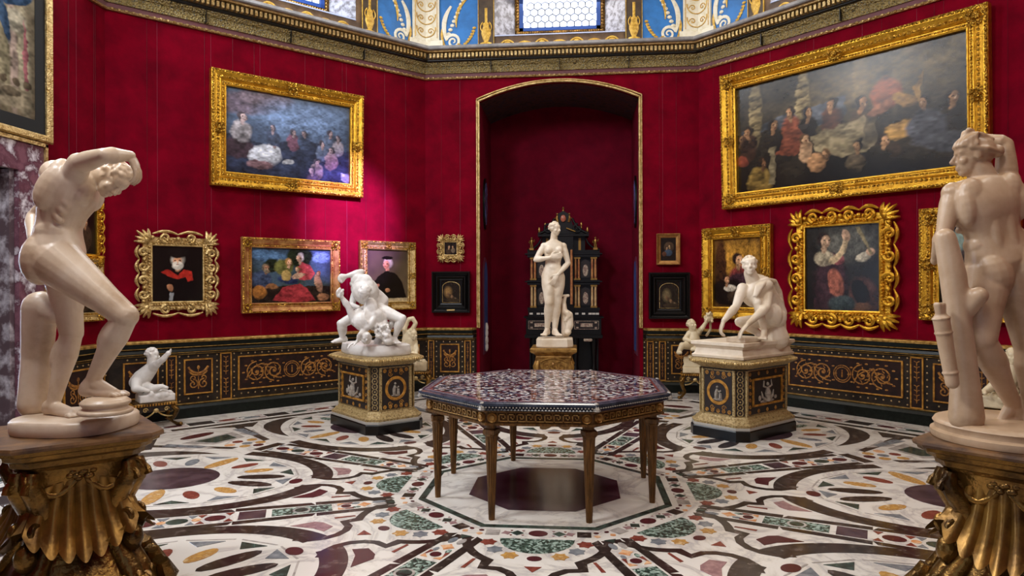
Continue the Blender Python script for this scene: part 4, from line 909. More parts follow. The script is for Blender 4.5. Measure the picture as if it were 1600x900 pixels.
for i in range(8):
    def leg(b):
        x, y = lp[i]
        b.lathe([(.036, .66), (.036, .63), (.05, .622), (.05, .615)], x, y, 16)
        a = math.atan2(y, x)
        def sq(r): return [(x+r*1.35*math.cos(a+PI/4+q*PI/2), y+r*1.35*math.sin(a+PI/4+q*PI/2)) for q in range(4)]
        b.loft([[(*p, z) for p in sq(r)] for r, z in ((.040, .625), (.046, .618), (.046, .592), (.040, .585))])
        b.lathe([(.048, .592), (.05, .58), (.043, .572)], x, y, 16)
        n = 48; rings = []
        for z in (.575, .56, .4, .2, .03, .0):
            r = .021+(.043-.021)*z/.575; fl = .13 if .02 < z < .57 else 0
            rings.append([(x+r*(1-fl*(.5-.5*math.cos(12*2*PI*k/n)))*math.cos(2*PI*k/n), y+r*(1-fl*(.5-.5*math.cos(12*2*PI*k/n)))*math.sin(2*PI*k/n), z) for k in range(n)])
        b.loft(rings)
    quick('fluted_leg', TABLEG, tb, leg)

# ================================================================ PAINTED PEDESTALS
DKP = mat('dark_painted_ground', '241712', .5, c2='140d0b', scale=12)
GRIS = mat('grisaille_figure', 'a3998a', .6, c2='7a7068', scale=30)
def painted_pedestal(cx, cy, ang, hx, hy, label, zt=.83):
    r = root('painted_pedestal', label, 'pedestal', Matrix.Translation((cx, cy, 0)) @ Matrix.Rotation(ang, 4, 'Z'))
    def cant(i, c=.10):
        x, y = hx-i, hy-i; return [(x-c, -y), (x, -y+c), (x, y-c), (x-c, y), (-x+c, y), (-x, y-c), (-x, -y+c), (-x+c, -y)]
    pp = lambda nm, m, prof, **k: quick(nm, m, r, lambda b: b.polyprof(cant, prof), **k)
    pp('black_plinth', EBONY, [(0, 0), (0, .10), (.012, .115)]); pp('marble_step', mat('pale_grey_step', 'a8a49c', .4), [(.01, .11), (.008, .135), (.02, .145)])
    pp('base_moulding', CREAM, [(.012, .14), (.008, .165), (.03, .18), (.045, .205), (.06, .215), (.07, .235)])
    pp('shaft', CREAM, [(.085, .22), (.085, .725)])
    pp('neck_moulding', DKP, [(.08, .715), (.07, .73), (.05, .745)])
    pp('cornice', CREAM, [(.06, .735), (.045, .75), (.0, .775), (-.012, .79), (0, .815), (.03, .83)])
    def gd(b):
        P = cant(-.008)
        for i in range(8):
            x0, y0 = P[i]; x1, y1 = P[(i+1) % 8]; n = max(2, int(math.hypot(x1-x0, y1-y0)/.026))
            for q in range(n): b.ell((x0+(x1-x0)*(q+.5)/n, y0+(y1-y0)*(q+.5)/n, .797), (.0125, .0125, .016), nu=6, nv=4)
    quick('gadrooning', GOLDP, r, gd, kind='stuff')
    S = [(hx, hy, 0), (hy, hx, PI/2), (hx, hy, PI), (hy, hx, -PI/2)]
    for j, (w, d, a) in enumerate(S):
        F = Matrix.Rotation(a, 4, 'Z'); y = -(d-.085); hw = w-.085-.11; fx = (w if True else 0)-.195
        def B(fn, nm, m, sm=False):
            b = MB(); b.M = F; fn(b); b.M = None; return b.build(nm, m, r, sm)
        B(lambda b: b.box(-fx, fx, y-.008, y, .255, .70), 'painted_panel', DKP)
        B(lambda b: [b.box(s*(fx+.022)-.014, s*(fx+.022)+.014, y-.014, y, .24, .715) for s in (-1, 1)], 'corner_fillet', CREAM)
        def run(b):
            for z in (.28, .675):
                n = 5
                for q in range(n):
                    x = -fx+.03+(2*fx-.06)*q/(n-1); flat_tube(b, [(x+.017*math.cos(t), z+.017*math.sin(t)) for t in [2*PI*i/8 for i in range(9)]], y-.009, .005); b.ell((x, y-.009, z), (.007, .003, .007), nu=6, nv=4)
        B(run, 'guilloche_band', GOLDPAINT)
        if w < d:   # short side: round medallion
            R_ = min(fx-.01, .125)
            B(lambda b: [flat_tube(b, [(R_*f*math.cos(t), .477+R_*f*math.sin(t)) for t in [2*PI*i/28 for i in range(29)]], y-.012, rr) for f, rr in ((1, .010), (.86, .007), (.93, .012))], 'round_medallion_frame', GOLDPAINT)
            B(lambda b: [(b.ell((0, y-.01, .40), (.06, .004, .012)), b.tube([(-.02, y-.01, .41), (-.022, y-.01, .47), (-.01, y-.01, .51)], [.018, .02, .012], 6), b.ell((-.008, y-.01, .53), .013), b.tube([(.03, y-.01, .41), (.028, y-.01, .47)], [.02, .016], 6), b.ell((.03, y-.01, .49), .011), b.tube([(-.01, y-.01, .50), (.02, y-.01, .475)], .006, 5))], 'medallion_figures', GRIS)
            [B(lambda b: flat_tube(b, spiral(sx*.07, sz, .03, 0, 1.4, sx, 14), y-.009, .004), 'scroll_painting', GOLDPAINT) for sx in (-1, 1) for sz in (.315, .64)]
        else:
            hx2, z0, z1 = fx-.07, .33, .625
            def fr(b):
                for x0, x1, c0, c1 in ((-hx2, hx2, z0, z0+.022), (-hx2, hx2, z1-.022, z1), (-hx2, -hx2+.022, z0, z1), (hx2-.022, hx2, z0, z1)): b.box(x0, x1, y-.022, y, c0, c1, .005)
            B(fr, 'panel_frame', GOLDPAINT)
            def fg(b):
                b.ell((0, y-.008, .37), (.14, .003, .02)); b.tube([(-.0, y-.01, .37), (-.01, y-.01, .45), (.0, y-.01, .52)], [.035, .045, .02], 7); b.ell((0, y-.01, .55), .02)
                for s in (-1, 1): b.tube([(s*.02, y-.01, .51), (s*.08, y-.01, .53), (s*.07, y-.01, .59)], [.012, .011, .007], 6); b.tube([(s*.03, y-.01, .38), (s*.1, y-.01, .42), (s*.12, y-.01, .48)], [.02, .014, .006], 6)
                b.ell((.16, y-.01, .40), (.03, .004, .02)); b.ell((-.15, y-.01, .41), (.028, .004, .03))
            B(fg, 'grisaille_group', GRIS)
            [B(lambda b: flat_tube(b, spiral(sx*(fx-.035), sz, .024, 0, 1.3, sx, 12), y-.009, .004), 'scroll_painting', GOLDPAINT) for sx in (-1, 1) for sz in (.34, .41, .48, .55, .62)]
        # canted corner guilloche
        def ct(b):
            c0 = Vector((w-.085-.05, -(d-.085-.05), 0)); T = Vector((.7071, .7071, 0)); N = Vector((.7071, -.7071, 0))
            b.M = F @ Matrix(((T.x, -N.x, 0, c0.x), (T.y, -N.y, 0, c0.y), (0, 0, 1, 0), (0, 0, 0, 1)))
            b.cur = 1; b.box(-.045, .045, -.004, .004, .245, .71); b.cur = 0
            for q in range(8):
                z = .275+q*.058; flat_tube(b, [(.03*math.cos(t), z+.031*math.sin(t)) for t in [2*PI*i/10 for i in range(11)]], -.005, .006); b.ell((0, -.004, z), (.009, .003, .009), nu=6, nv=4)
            b.M = None
        b = MB(); ct(b); b.build('corner_guilloche', [CREAM, DKP], r)
    return r
painted_pedestal(-1.96, 2.17, -PI/4, .53, .36, 'painted and gilt canted pedestal carrying the tangled white figures, left of table')
painted_pedestal(2.17, 2.17, PI/4, .56, .36, 'painted and gilt canted pedestal carrying the crouching figure, right of table')

# ================================================================ GILT PEDESTALS
def gilt_pedestal(cx, cy, ang, h, zt, label, shell=True):
    r = root('gilded_pedestal', label, 'pedestal', Matrix.Translation((cx, cy, 0)) @ Matrix.Rotation(ang, 4, 'Z'))
    def cant(i, c=.07):
        x = h-i; return [(x-c, -x), (x, -x+c), (x, x-c), (x-c, x), (-x+c, x), (-x, x-c), (-x, -x+c), (-x+c, -x)]
    quick('top_slab', mat('worn_gilt_top', '7e5a34', .5, .25, c2='4a3220', scale=6), r, lambda b: b.polyprof(cant, [(.05, zt-.03), (.0, zt-.025), (-.004, zt-.012), (0, zt)]))
    quick('cornice', GOLDD, r, lambda b: b.polyprof(cant, [(.10, zt-.14), (.085, zt-.12), (.075, zt-.115), (.07, zt-.09), (.045, zt-.075), (.04, zt-.055), (.015, zt-.045), (.012, zt-.028)]))
    H = zt-.13
    prof = [(.10, H), (.115, H*.9), (.15, H*.75), (.16, H*.55), (.13, H*.35), (.07, H*.18), (.02, H*.06), (.0, .0)]
    quick('core', GOLDD, r, lambda b: b.polyprof(cant, prof[::-1]), True)
    for j in range(4):
        F = Matrix.Rotation(j*PI/2, 4, 'Z')
        def B(fn, nm, m=GOLDD):
            b = MB(); b.M = F; fn(b); b.M = None; return b.build(nm, m, r, True)
        yb = -(h-.15)
        def sh(b):   # scallop: fan of lobes
            nv, nu = 57, 12; fr_ = []; bk = []
            for iu in range(nu+1):
                u = iu/nu; f1 = []; b1 = []
                for iv in range(nv):
                    t = -1+2*iv/(nv-1); rp_ = abs(math.cos(PI*3.5*t)); z1 = .31+.12*t*t-.035*rp_; zz = .655-.03*t*t; x = t*(.16+.085*u)
                    y = yb-.03-.095*u**2.4+.05*abs(t)*u+.012*math.sin(PI*u)-(.008+.038*u)*rp_
                    f1.append((x, y, zz+(z1-zz)*u)); b1.append((x, y+.03+.03*u, zz+(z1-zz)*u+.01*u))
                fr_.append(f1+b1[::-1])
            b.loft(fr_)
            for q in range(0):
                t = (q-3)/3; zt_ = .655-.03*t*t; z1 = .27+.13*t*t
                pts = [(t*(.15+.085*u), yb-.005-.01*math.sin(PI*u)-.125*u**2.4+.05*abs(t)*u, zt_+(z1-zt_)*u) for u in [i/10 for i in range(11)]]
                b.tube(pts, [.026+.020*(i/8) for i in range(8)]+[.050, .046, .02], 12, flat=1.0)
        B(sh, 'scallop_shell', mat('worn_amber_gilding', '9c7434', .34, .65, c2='4c3216', scale=6, lo=.35, hi=.7, bump=.15, bscale=30))
        def sw(b):
            b.tube([(-.22+.44*u, yb-.02, H*.90-.10*math.sin(PI*abs(2*u-1))*1.0+.03) for u in [i/16 for i in range(17)]], .019, 8)
            for s in (-1, 1): b.tube([(s*(.22+px), yb-.02, H*.92+pz) for px, pz in spiral(0, 0, .055, 0, 1.3, s, 16)], .019, 8)
            for q in range(9): b.ell((-.05+.0125*q, yb-.03, H*.93+.018*math.sin(q*1.7)), (.022, .02, .018), nu=8, nv=5)
        B(sw, 'scrolled_crest')
        def vol(b):   # corner console
            d = Vector((.7071, -.7071, 0)); e = h*1.414-.05-.115
            P = lambda o, z: tuple(d*(e+o)+Vector((0, 0, z)))
            for s in (-.035, .035):
                sv = Vector((.7071, .7071, 0))*s
                pts = [(0, H*.98), (.015, H*.9), (-.03, H*.8), (-.085, H*.66), (-.10, H*.52), (-.07, H*.38), (-.0, H*.22), (.05, H*.1), (.03, .02)]
                b.tube([tuple(Vector(P(o-.02, z))+sv) for o, z in pts], [.03, .045, .05, .045, .04, .045, .055, .06, .05], 8)
                b.tube([tuple(Vector(P(-.02+px, H*.86+pz))+sv*1.3) for px, pz in spiral(0, 0, .06, 0, 1.4, 1, 16)], .018, 7)
                b.tube([tuple(Vector(P(-.03+px, H*.60+pz))+sv*1.4) for px, pz in spiral(0, 0, .05, PI, 1.4, 1, 16)], .016, 7)
                b.tube([tuple(Vector(P(.0+px, H*.14+pz))+sv*1.4) for px, pz in spiral(0, 0, .075, PI, 1.4, 1, 16)], .026, 7)
            b.ell(P(-.02, H*.42), (.05, .05, .07)); b.ell(P(.02, .06), (.09, .09, .08))
        B(vol, 'corner_console')
        def dr_(b):   # drapery rocks at the foot
            for q in range(6): b.tube([(-.26+.1*q, -(h+.0), .16-.02*(q % 2)), (-.24+.1*q, -(h+.03), .08), (-.22+.1*q, -(h-.0), .0)], [.03, .055, .05], 7)
        B(dr_, 'foot_rocaille')
    return r
gilt_pedestal(-2.26, -2.23, PI/4, .36, .855, 'massive dark gilt shell-carved pedestal under the stooping nude, front left')
gilt_pedestal(2.50, -2.02, PI/4, .37, .83, 'massive dark gilt shell-carved pedestal under the tall nude, front right')
r = root('gilded_pedestal', 'square carved gilt pedestal of the standing nude in front of the arch', 'pedestal', Matrix.Translation((.05, 3.52, 0)))
GV = mat('warm_carved_gilding', 'b48a48', .4, .55, c2='7a5626', scale=14, bump=.3, bscale=40)
sqp = lambda h: (lambda i: [(h-i, -(h-i)), (h-i, h-i), (-(h-i), h-i), (-(h-i), -(h-i))])
quick('cornice', GV, r, lambda b: b.polyprof(sqp(.30), [(.08, .66), (.07, .68), (.075, .70), (.04, .73), (.01, .745), (0, .76), (0, .79), (.01, .80)]))
quick('shaft', GV, r, lambda b: b.polyprof(sqp(.30), [(0, 0), (0, .08), (.05, .12), (.09, .16), (.085, .4), (.08, .66)]))
def orn(b):
    for a in range(4):
        b.M = Matrix.Rotation(a*PI/2, 4, 'Z'); y = -.22
        for s in (-1, 1):
            b.tube([(s*(.09+px), y, .56+pz) for px, pz in spiral(0, 0, .07, PI/2, 1.6, s, 18)], .012, 6); b.tube([(s*(.08+px), y, .40+pz) for px, pz in spiral(0, 0, .06, -PI/2, 1.5, -s, 18)], .011, 6)
            b.tube([(s*.2, y, .63), (s*.215, y-.02, .56), (s*.2, y-.01, .48), (s*.215, y-.02, .38)], [.02, .03, .02, .026], 7)
        b.ell((0, y, .58), (.035, .025, .04)); b.tube([(x, y-.01, z) for x, z in leafcurve(-.17, .62, .17, .62, .3, 10)], .012, 6)
    b.M = None
quick('carved_scrolls', GV, r, orn, True)

# ================================================================ LOW STANDS FOR THE INFANTS
def low_stand(x, y, ang, w, d, zt, label, name='low_stand'):
    r = root(name, label, 'stand', Matrix.Translation((x, y, 0)) @ Matrix.Rotation(ang, 4, 'Z')); W = w/2; D = d/2
    quick('stand_top', GOLDD, r, lambda b: b.box(-W, W, -D, D, zt-.035, zt, .008))
    def dn(b):
        n = int(w/.028)
        for q in range(n):
            for s in (-1, 1): b.box(-W+w*(q+.25)/n, -W+w*(q+.7)/n, s*D-.006, s*D+.006, zt-.03, zt-.008)
        n = int(d/.028)
        for q in range(n):
            for s in (-1, 1): b.box(s*W-.006, s*W+.006, -D+d*(q+.25)/n, -D+d*(q+.7)/n, zt-.03, zt-.008)
    quick('key_border', GOLDPAINT, r, dn, kind='stuff')
    quick('apron', mat('dark_brown_stand_wood', '2b1a10', .4, c2='1a100a', scale=10), r, lambda b: b.box(-W+.02, W-.02, -D+.02, D-.02, zt-.10, zt-.035))
    def ap(b):
        for s in (-1, 1):
            b.tube([(x_, s*D, z) for x_, z in leafcurve(-W+.05, zt-.16, 0, zt-.07, -.3)], .008, 6); b.tube([(x_, s*D, z) for x_, z in leafcurve(W-.05, zt-.16, 0, zt-.07, .3)], .008, 6); b.ell((0, s*D, zt-.085), (.03, .015, .025))
            b.tube([(s*W, x_, z) for x_, z in leafcurve(-D+.05, zt-.16, 0, zt-.07, -.3)], .008, 6); b.tube([(s*W, x_, z) for x_, z in leafcurve(D-.05, zt-.16, 0, zt-.07, .3)], .008, 6)
            for q in range(2): b.tube([((q*2-1)*W*.5+px, s*D, zt-.075+pz) for px, pz in spiral(0, 0, .028, 0, 1.4, 1, 12)], .006, 5)
    quick('scrolled_apron_trim', GOLDP, r, ap, True)
    h = zt-.05
    for sx in (-1, 1):
        for sy in (-1, 1):
            def lg(b):
                pts = [(sx*(W-.04), sy*(D-.04), h), (sx*(W-.0), sy*(D-.0), h*.8), (sx*(W-.02), sy*(D-.02), h*.5), (sx*(W-.05), sy*(D-.05), h*.25), (sx*(W+.0), sy*(D+.0), h*.1), (sx*(W+.03), sy*(D+.03), .02)]
                b.tube(pts, [.03, .034, .024, .018, .02, .018], 7); b.ell((sx*(W+.03), sy*(D+.03), .025), (.026, .026, .025), nu=8, nv=5)
            quick('cabriole_leg', GOLDD, r, lg, True)
    return r
low_stand(-4.52, 1.92, PI/4, .44, .34, .285, 'low dark gilt stand under the white crawling infant, far left corner')
low_stand(-1.98, 4.30, .15, .36, .34, .37, 'low gilt stand behind the tangled figures, under the infant with a bird')
low_stand(2.03, 4.45, -.15, .38, .34, .36, 'low gilt stand right of the arch, under the infant lifting grapes')
low_stand(4.66, 1.80, -PI/4, .44, .36, .345, 'low dark stand behind the far right nude, under the seated infant')

# ================================================================ EBONY CABINET
CX, CY = .13, 6.0
cb = root('ebony_cabinet', 'tall black cabinet with stone inlays, columns and crested pediment inside the arched recess', 'cabinet', Matrix.Translation((CX, CY, 0)))
INL = mat('pale_marble_inlay', 'b8a890', .3, c2='7a5c54', scale=40, lo=.4, hi=.6); PIL = mat('amber_column_marble', 'b98350', .28, c2='8a4c34', scale=14); PILY = mat('pale_alabaster_column', 'c8a878', .3, c2='a87c50', scale=12); BRZ = mat('gilt_bronze', 'a07c40', .35, .8)
Q = lambda nm, m, fn, sm=False, par=None: quick(nm, m, par or cb, fn, sm)
Q('lower_table', EBONY, lambda b: (b.box(-.6, .6, -.2, .4, 0, .08), b.box(-.58, .58, .05, .4, .08, .74), b.box(-.64, .64, -.24, .4, .74, .80, .01)))
for x in (-.5, -.2, .2, .5): Q('table_leg', EBONY, lambda b: b.lathe([(.05, .08), (.06, .2), (.035, .26), (.045, .5), (.06, .66), (.055, .74)], x, -.14, 12), True)
for x in (-.38, .4): Q('leg_capital', INL, lambda b: b.box(x-.07, x+.07, -.25, -.1, .69, .735, .01))
Q('base_drawers', EBONY, lambda b: (b.box(-.62, .62, -.16, .3, .80, 1.08), b.box(-.66, .66, -.2, .3, 1.07, 1.10, .008)))
for s in (-1, 1):
    d = Q('inlaid_drawer', mat('drawer_field', '1c1512', .3), lambda b: b.box(s*.38-.21, s*.38+.21, -.175, -.15, .88, 1.03, .004))
    def il(b):
        x = s*.38
        for a in (0, 1, 2, 3): b.box(*((x-.2, x+.2, -.18, -.17, .885, .892), (x-.2, x+.2, -.18, -.17, 1.018, 1.025), (x-.2, x-.193, -.18, -.17, .885, 1.025), (x+.193, x+.2, -.18, -.17, .885, 1.025))[a])
        b.box(x-.1, x+.1, -.18, -.17, .925, .985); 
        for q in (-1, 1): b.box(x+q*.15-.02, x+q*.15+.02, -.18, -.17, .90, .925); b.box(x+q*.15-.02, x+q*.15+.02, -.18, -.17, .985, 1.01)
    Q('drawer_inlay', INL, il, par=d)
Q('middle_frieze', EBONY, lambda b: b.box(-.59, .59, -.10, .3, 1.10, 1.20))
for x in (-.54, -.42, -.35, -.28, .22, .33, .44, .50, .56): Q('frieze_inlay', mat('white_stone_inlay', 'cfc8bc', .3), lambda b: b.box(x-.027, x+.027, -.108, -.09, 1.125, 1.155))
for lv, (z0, z1, m) in enumerate(((1.24, 1.62, PILY), (1.70, 2.08, PIL))):
    Q('storey_carcase', EBONY, lambda b: (b.box(-.56, .56, -.02, .3, z0-.04, z1+.02), b.box(-.60, .60, -.12, .3, z0-.045, z0), b.box(-.60, .60, -.12, .3, z1, z1+.05), b.box(-.64, .64, -.15, .3, z1+.045, z1+.065)))
    for s in (-1, 1):
        for x in (.53, .475, .255, .20):
            c = Q('column', m, lambda b: b.lathe([(.020, z0+.03), (.021, z0+.15), (.018, z1-.03)], s*x, -.085, 10), True)
            Q('column_base', BRZ, lambda b: b.box(s*x-.025, s*x+.025, -.11, -.06, z0, z0+.03), par=c); Q('column_capital', BRZ, lambda b: b.box(s*x-.025, s*x+.025, -.11, -.06, z1-.03, z1), par=c)
        def nich(b):
            x = s*.365; b.box(x-.075, x+.075, -.035, -.015, z0+.04, z1-.09); b.lathe([(.0, 0), (.0, 0)], 0, 0, 3) if False else None
            b.prism_y([(x-.09, z1-.09), (x+.09, z1-.09), (x, z1-.03)], -.04, -.01)
        n_ = Q('niche_door', mat('niche_surround', '241c18', .3), nich)
        Q('niche_inlay', INL, lambda b: b.loft([[(s*.365+.045*math.cos(t), y, (z0+z1)/2-.03+.10*math.sin(t)) for t in [2*PI*i/14 for i in range(14)]] for y in (-.042, -.03)]), par=n_)
Q('central_bay', EBONY, lambda b: (b.box(-.165, .165, -.18, .3, 1.10, 2.42), b.prism_y([(-.11, 1.3), (.11, 1.3), (.11, 1.8), (.06, 1.9), (-.06, 1.9), (-.11, 1.8)], -.2, -.17)))
for s in (-1, 1): Q('bay_column', PIL, lambda b: b.lathe([(.022, 1.3), (.023, 1.5), (.019, 2.2)], s*.135, -.2, 10), True)
Q('attic', EBONY, lambda b: (b.box(-.36, .36, -.04, .3, 2.14, 2.42), b.box(-.42, .42, -.2, .3, 2.42, 2.46, .006), b.box(-.60, -.36, -.08, .3, 2.14, 2.2), b.box(.36, .60, -.08, .3, 2.14, 2.2)))
def pedm(b):
    b.prism_y([(-.42, 2.46), (.42, 2.46), (.34, 2.50), (.16, 2.60), (.13, 2.70), (.09, 2.80), (0, 2.85), (-.09, 2.80), (-.13, 2.70), (-.16, 2.60), (-.34, 2.50)], -.12, .2)
    for s in (-1, 1):
        b.tube([(s*(.24+px), -.14, 2.55+pz) for px, pz in spiral(0, 0, .085, PI/2, 1.4, s, 16)], .018, 6); b.tube([(s*x, -.14, z) for x, z in leafcurve(.42, 2.47, .15, 2.72, .25)], .02, 6)
        b.tube([(s*x, -.08, z) for x, z in leafcurve(.60, 2.2, .37, 2.4, .3)], .018, 6)
Q('pediment', EBONY, pedm, True)
Q('crest_cartouche', mat('rosy_agate', 'a8604a', .3), lambda b: b.ell((0, -.15, 2.72), (.045, .02, .06)), True)
def cr(b):
    for s in (-1, 1):
        b.tube([(s*.09, -.14, 2.66), (s*.11, -.14, 2.72), (s*.10, -.14, 2.77)], [.02, .024, .012], 7); b.ell((s*.10, -.14, 2.795), .017); b.tube([(s*.1, -.14, 2.75), (s*.14, -.15, 2.72)], .008, 5)
        b.lathe([(.02, 2.46), (.012, 2.5), (.022, 2.54), (.006, 2.58)], s*.40, -.1, 8); b.lathe([(.016, 2.56), (.01, 2.6), (.018, 2.63), (.004, 2.66)], s*.30, -.1, 8)
        b.tube([(s*.2, -.16, 2.5), (s*.05, -.16, 2.56)], .012, 6); b.box(s*.27-.02, s*.27+.02, -.045, -.035, 2.2, 2.4)
    b.lathe([(.02, 2.84), (.01, 2.87), (.02, 2.89), (.004, 2.92)], 0, -.1, 8)
Q('bronze_mounts', BRZ, cr, True)
for s in (-1, 1):
    def stt(b):
        x = s*.53; b.box(x-.035, x+.035, -.12, -.05, 2.2, 2.235); b.tube([(x-.012, -.085, 2.235), (x-.014, -.085, 2.3)], [.01, .014], 6); b.tube([(x+.014, -.085, 2.235), (x+.012, -.085, 2.3)], [.01, .014], 6)
        b.tube([(x, -.085, 2.29), (x, -.085, 2.34), (x, -.085, 2.375)], [.02, .026, .018], 8); b.ell((x, -.085, 2.4), .018); b.tube([(x-.022, -.085, 2.365), (x-.045, -.09, 2.33), (x-.02, -.1, 2.31)], .008, 6); b.tube([(x+.022, -.085, 2.365), (x+.045, -.09, 2.34), (x+.05, -.1, 2.38)], .008, 6)
    Q('bronze_statuette', BRZ, stt, True)
# ================================================================ MARBLE FIGURES
def nrm(v): v = Vector(v); return v.normalized() if v.length > 1e-9 else Vector((0, 0, 1))
class Fig:
    """implicit-style figure: overlapping tapered solids fused by a voxel remesh into one continuous body"""
    def __init__(s, D, vox, M=None): s.D = D; s.vox = vox; s.b = MB(); s.k = D/FPX
    def P(s, px, py, dd=0.0):
        d = s.D+dd; return CAM+FWD*d+RGT*((px-800)/FPX*d)-UPV*((py-450)/FPX*d)
    def cap(s, a, c, ra, rc, mid=None, n=22):
        a, c = Vector(a), Vector(c); t = nrm(c-a); u = t.orthogonal().normalized(); w = t.cross(u); L = (c-a).length; rings = []
        st = [(-ra*math.cos(x), ra*math.sin(x)) for x in (.25, .7, 1.15)]+[(0, ra)]
        if mid: st += [(L*.3, mid[0]), (L*.6, mid[1])]
        else: st += [(L*.5, (ra+rc)/2)]
        st += [(L, rc)]+[(L+rc*math.cos(x), rc*math.sin(x)) for x in (1.15, .7, .25)]
        for h, r in st: rings.append([tuple(a+t*h+u*(r*math.cos(2*PI*k/n))+w*(r*math.sin(2*PI*k/n))) for k in range(n)])
        s.b.loft(rings)
    def chain(s, pts, rs):
        for i in range(len(pts)-1): s.cap(pts[i], pts[i+1], rs[i], rs[i+1], n=10)
    def ell(s, c, rx, ry, rz, x=None, z=None):
        z = nrm(z if z is not None else (0, 0, 1)); x = Vector(x) if x is not None else z.orthogonal(); x = nrm(x-z*x.dot(z)); y = z.cross(x)
        s.b.ell(c, (rx, ry, rz), frame_axes(x, y, z), 14, 9)
    def head(s, c, f, up, h, hair='curls', seed=1, rr=None, smile=False):
        f = nrm(f); z = nrm(Vector(up)-f*Vector(up).dot(f)); x = f.cross(z)   # x: right-hand side when seen along -f
        Pt = lambda a, b_, d: Vector(c)+x*(a*h)+f*(b_*h)+z*(d*h)
        E = lambda p, r: s.ell(Pt(*p), r[0]*h, r[1]*h, r[2]*h, x, z)
        E((0, -.06, .10), (.31, .38, .36)); E((0, .10, -.12), (.25, .27, .34)); E((0, .22, -.36), (.12, .11, .10)); E((0, .18, .16), (.26, .20, .20))
        s.cap(Pt(0, .35, .08), Pt(0, .455, -.10), .03*h, .055*h); E((0, .40, -.13), (.075, .06, .04))
        s.cap(Pt(-.17, .29, .11), Pt(-.04, .355, .10), .045*h, .04*h); s.cap(Pt(.17, .29, .11), Pt(.04, .355, .10), .045*h, .04*h)
        for q in (-1, 1):
            E((q*.125, .285, .03), (.065, .06, .045)); E((q*.165, .24, -.10), (.10, .10, .10)); E((q*.31, -.03, 0), (.035, .08, .12))
        s.cap(Pt(-.07, .345, -.235), Pt(.07, .345, -.235), .028*h, .028*h); s.cap(Pt(-.055, .34, -.28), Pt(.055, .34, -.28), .032*h, .032*h)
        r_ = random.Random(seed)
        if hair == 'curls':
            for i in range(90):
                a = r_.uniform(-PI, PI); e = r_.uniform(-.25, 1.45)
                v = Vector((math.cos(e)*math.sin(a), math.cos(e)*math.cos(a), math.sin(e)))
                if v.y > .55 and v.z < .62: continue
                if abs(v.x) > .8 and v.y > .0 and v.z < .25: continue
                s.b.ell(Pt(v.x*.34, -.06+v.y*.41, .10+v.z*.38), r_.uniform(.055, .085)*h, None, 8, 6)
        elif hair == 'bun':
            E((0, -.08, .13), (.34, .42, .38))
            for i in range(13):
                a = -1.45+2.9*i/12; pts = []
                for t in [q/7 for q in range(8)]:
                    e = .35+t*1.0; aa = a*(1-t*.15); wv = .02*math.sin(t*12+i)
                    v = Vector((math.cos(.25+t*.9)*math.sin(aa), math.cos(aa)*math.cos(.15+t*2.4) if True else 0, math.sin(.35+t*2.1)))
                    pts.append(Pt(v.x*.37+wv, -.06+v.y*.44, .12+v.z*.40))
                s.chain(pts, [.045*h]*8)
            E((0, -.50, .08), (.17, .16, .16)); s.chain([Pt(-.3, .1, .2), Pt(-.32, -.2, .12), Pt(-.1, -.5, .05)], [.07*h]*3); s.chain([Pt(.3, .1, .2), Pt(.32, -.2, .12), Pt(.1, -.5, .05)], [.07*h]*3)
            s.chain([Pt(-.08, .15, .5), Pt(-.16, .1, .62), Pt(-.05, .0, .6)], [.07*h]*3); s.chain([Pt(.08, .15, .5), Pt(.16, .1, .62), Pt(.05, .0, .6)], [.07*h]*3)
        elif hair == 'short':
            E((0, -.09, .15), (.335, .40, .36))
            for i in range(50):
                a = r_.uniform(-PI, PI); e = r_.uniform(0, 1.45); v = Vector((math.cos(e)*math.sin(a), math.cos(e)*math.cos(a), math.sin(e)))
                if v.y > .6 and v.z < .7: continue
                s.b.ell(Pt(v.x*.32, -.07+v.y*.38, .13+v.z*.37), r_.uniform(.05, .075)*h, None, 7, 5)
    def hand(s, w, d, n, H, curl=.5, thumb=1, L=1.0):
        """w wrist, d pointing direction, n palm normal (fingers curl towards n), thumb +1/-1 side"""
        d = nrm(d); n = nrm(Vector(n)-d*Vector(n).dot(d)); x = d.cross(n)*thumb; w = Vector(w); L *= H
        s.ell(w+d*.03*L, .022*L, .012*L, .034*L, x, d)
        for i in range(4):
            o = (-1.5+i)*.0115*L; fl = (.036, .044, .046, .040)[i]*L*1.05; r = .0062*L; p = w+d*.055*L+x*o; a = 0.15; dd = d
            pts = [w+d*.03*L+x*o*.8, p]
            for j, sg in enumerate((.45, .32, .27)):
                a += curl*(.35, .7, .5)[j]; dd = d*math.cos(a)+n*math.sin(a); spread = x*(o*.25); p = p+dd*fl*sg+spread*.3; pts.append(p)
            s.chain(pts, [r*1.15, r*1.1, r, r*.95, r*.8])
        t0 = w+d*.012*L+x*.014*L; t1 = t0+(d*.7+x*.75+n*.25).normalized()*.026*L; t2 = t1+(d*.9+x*.25+n*(.2+.3*curl)).normalized()*.022*L
        s.chain([t0, t1, t2], [.010*L, .0085*L, .0065*L])
    def foot(s, an, toe, H, up=(0, 0, 1), out=None):
        an, toe = Vector(an), Vector(toe); up = nrm(up); d = toe-an; d = nrm(d-up*d.dot(up)); x = d.cross(up); sole = toe-up*.008*H
        drop = (an-sole).dot(up); heel = an-d*.018*H-up*(drop-.018*H)
        s.ell(heel, .020*H, .026*H, .020*H, x, up); s.cap(an, heel+up*.01*H, .020*H, .021*H)
        ball = toe-d*.02*H; s.cap(an+d*.012*H-up*drop*.25, ball+up*.004*H, .020*H, .014*H); s.cap(heel, ball-x*.012*H, .018*H, .013*H); s.cap(heel, ball+x*.010*H, .016*H, .012*H)
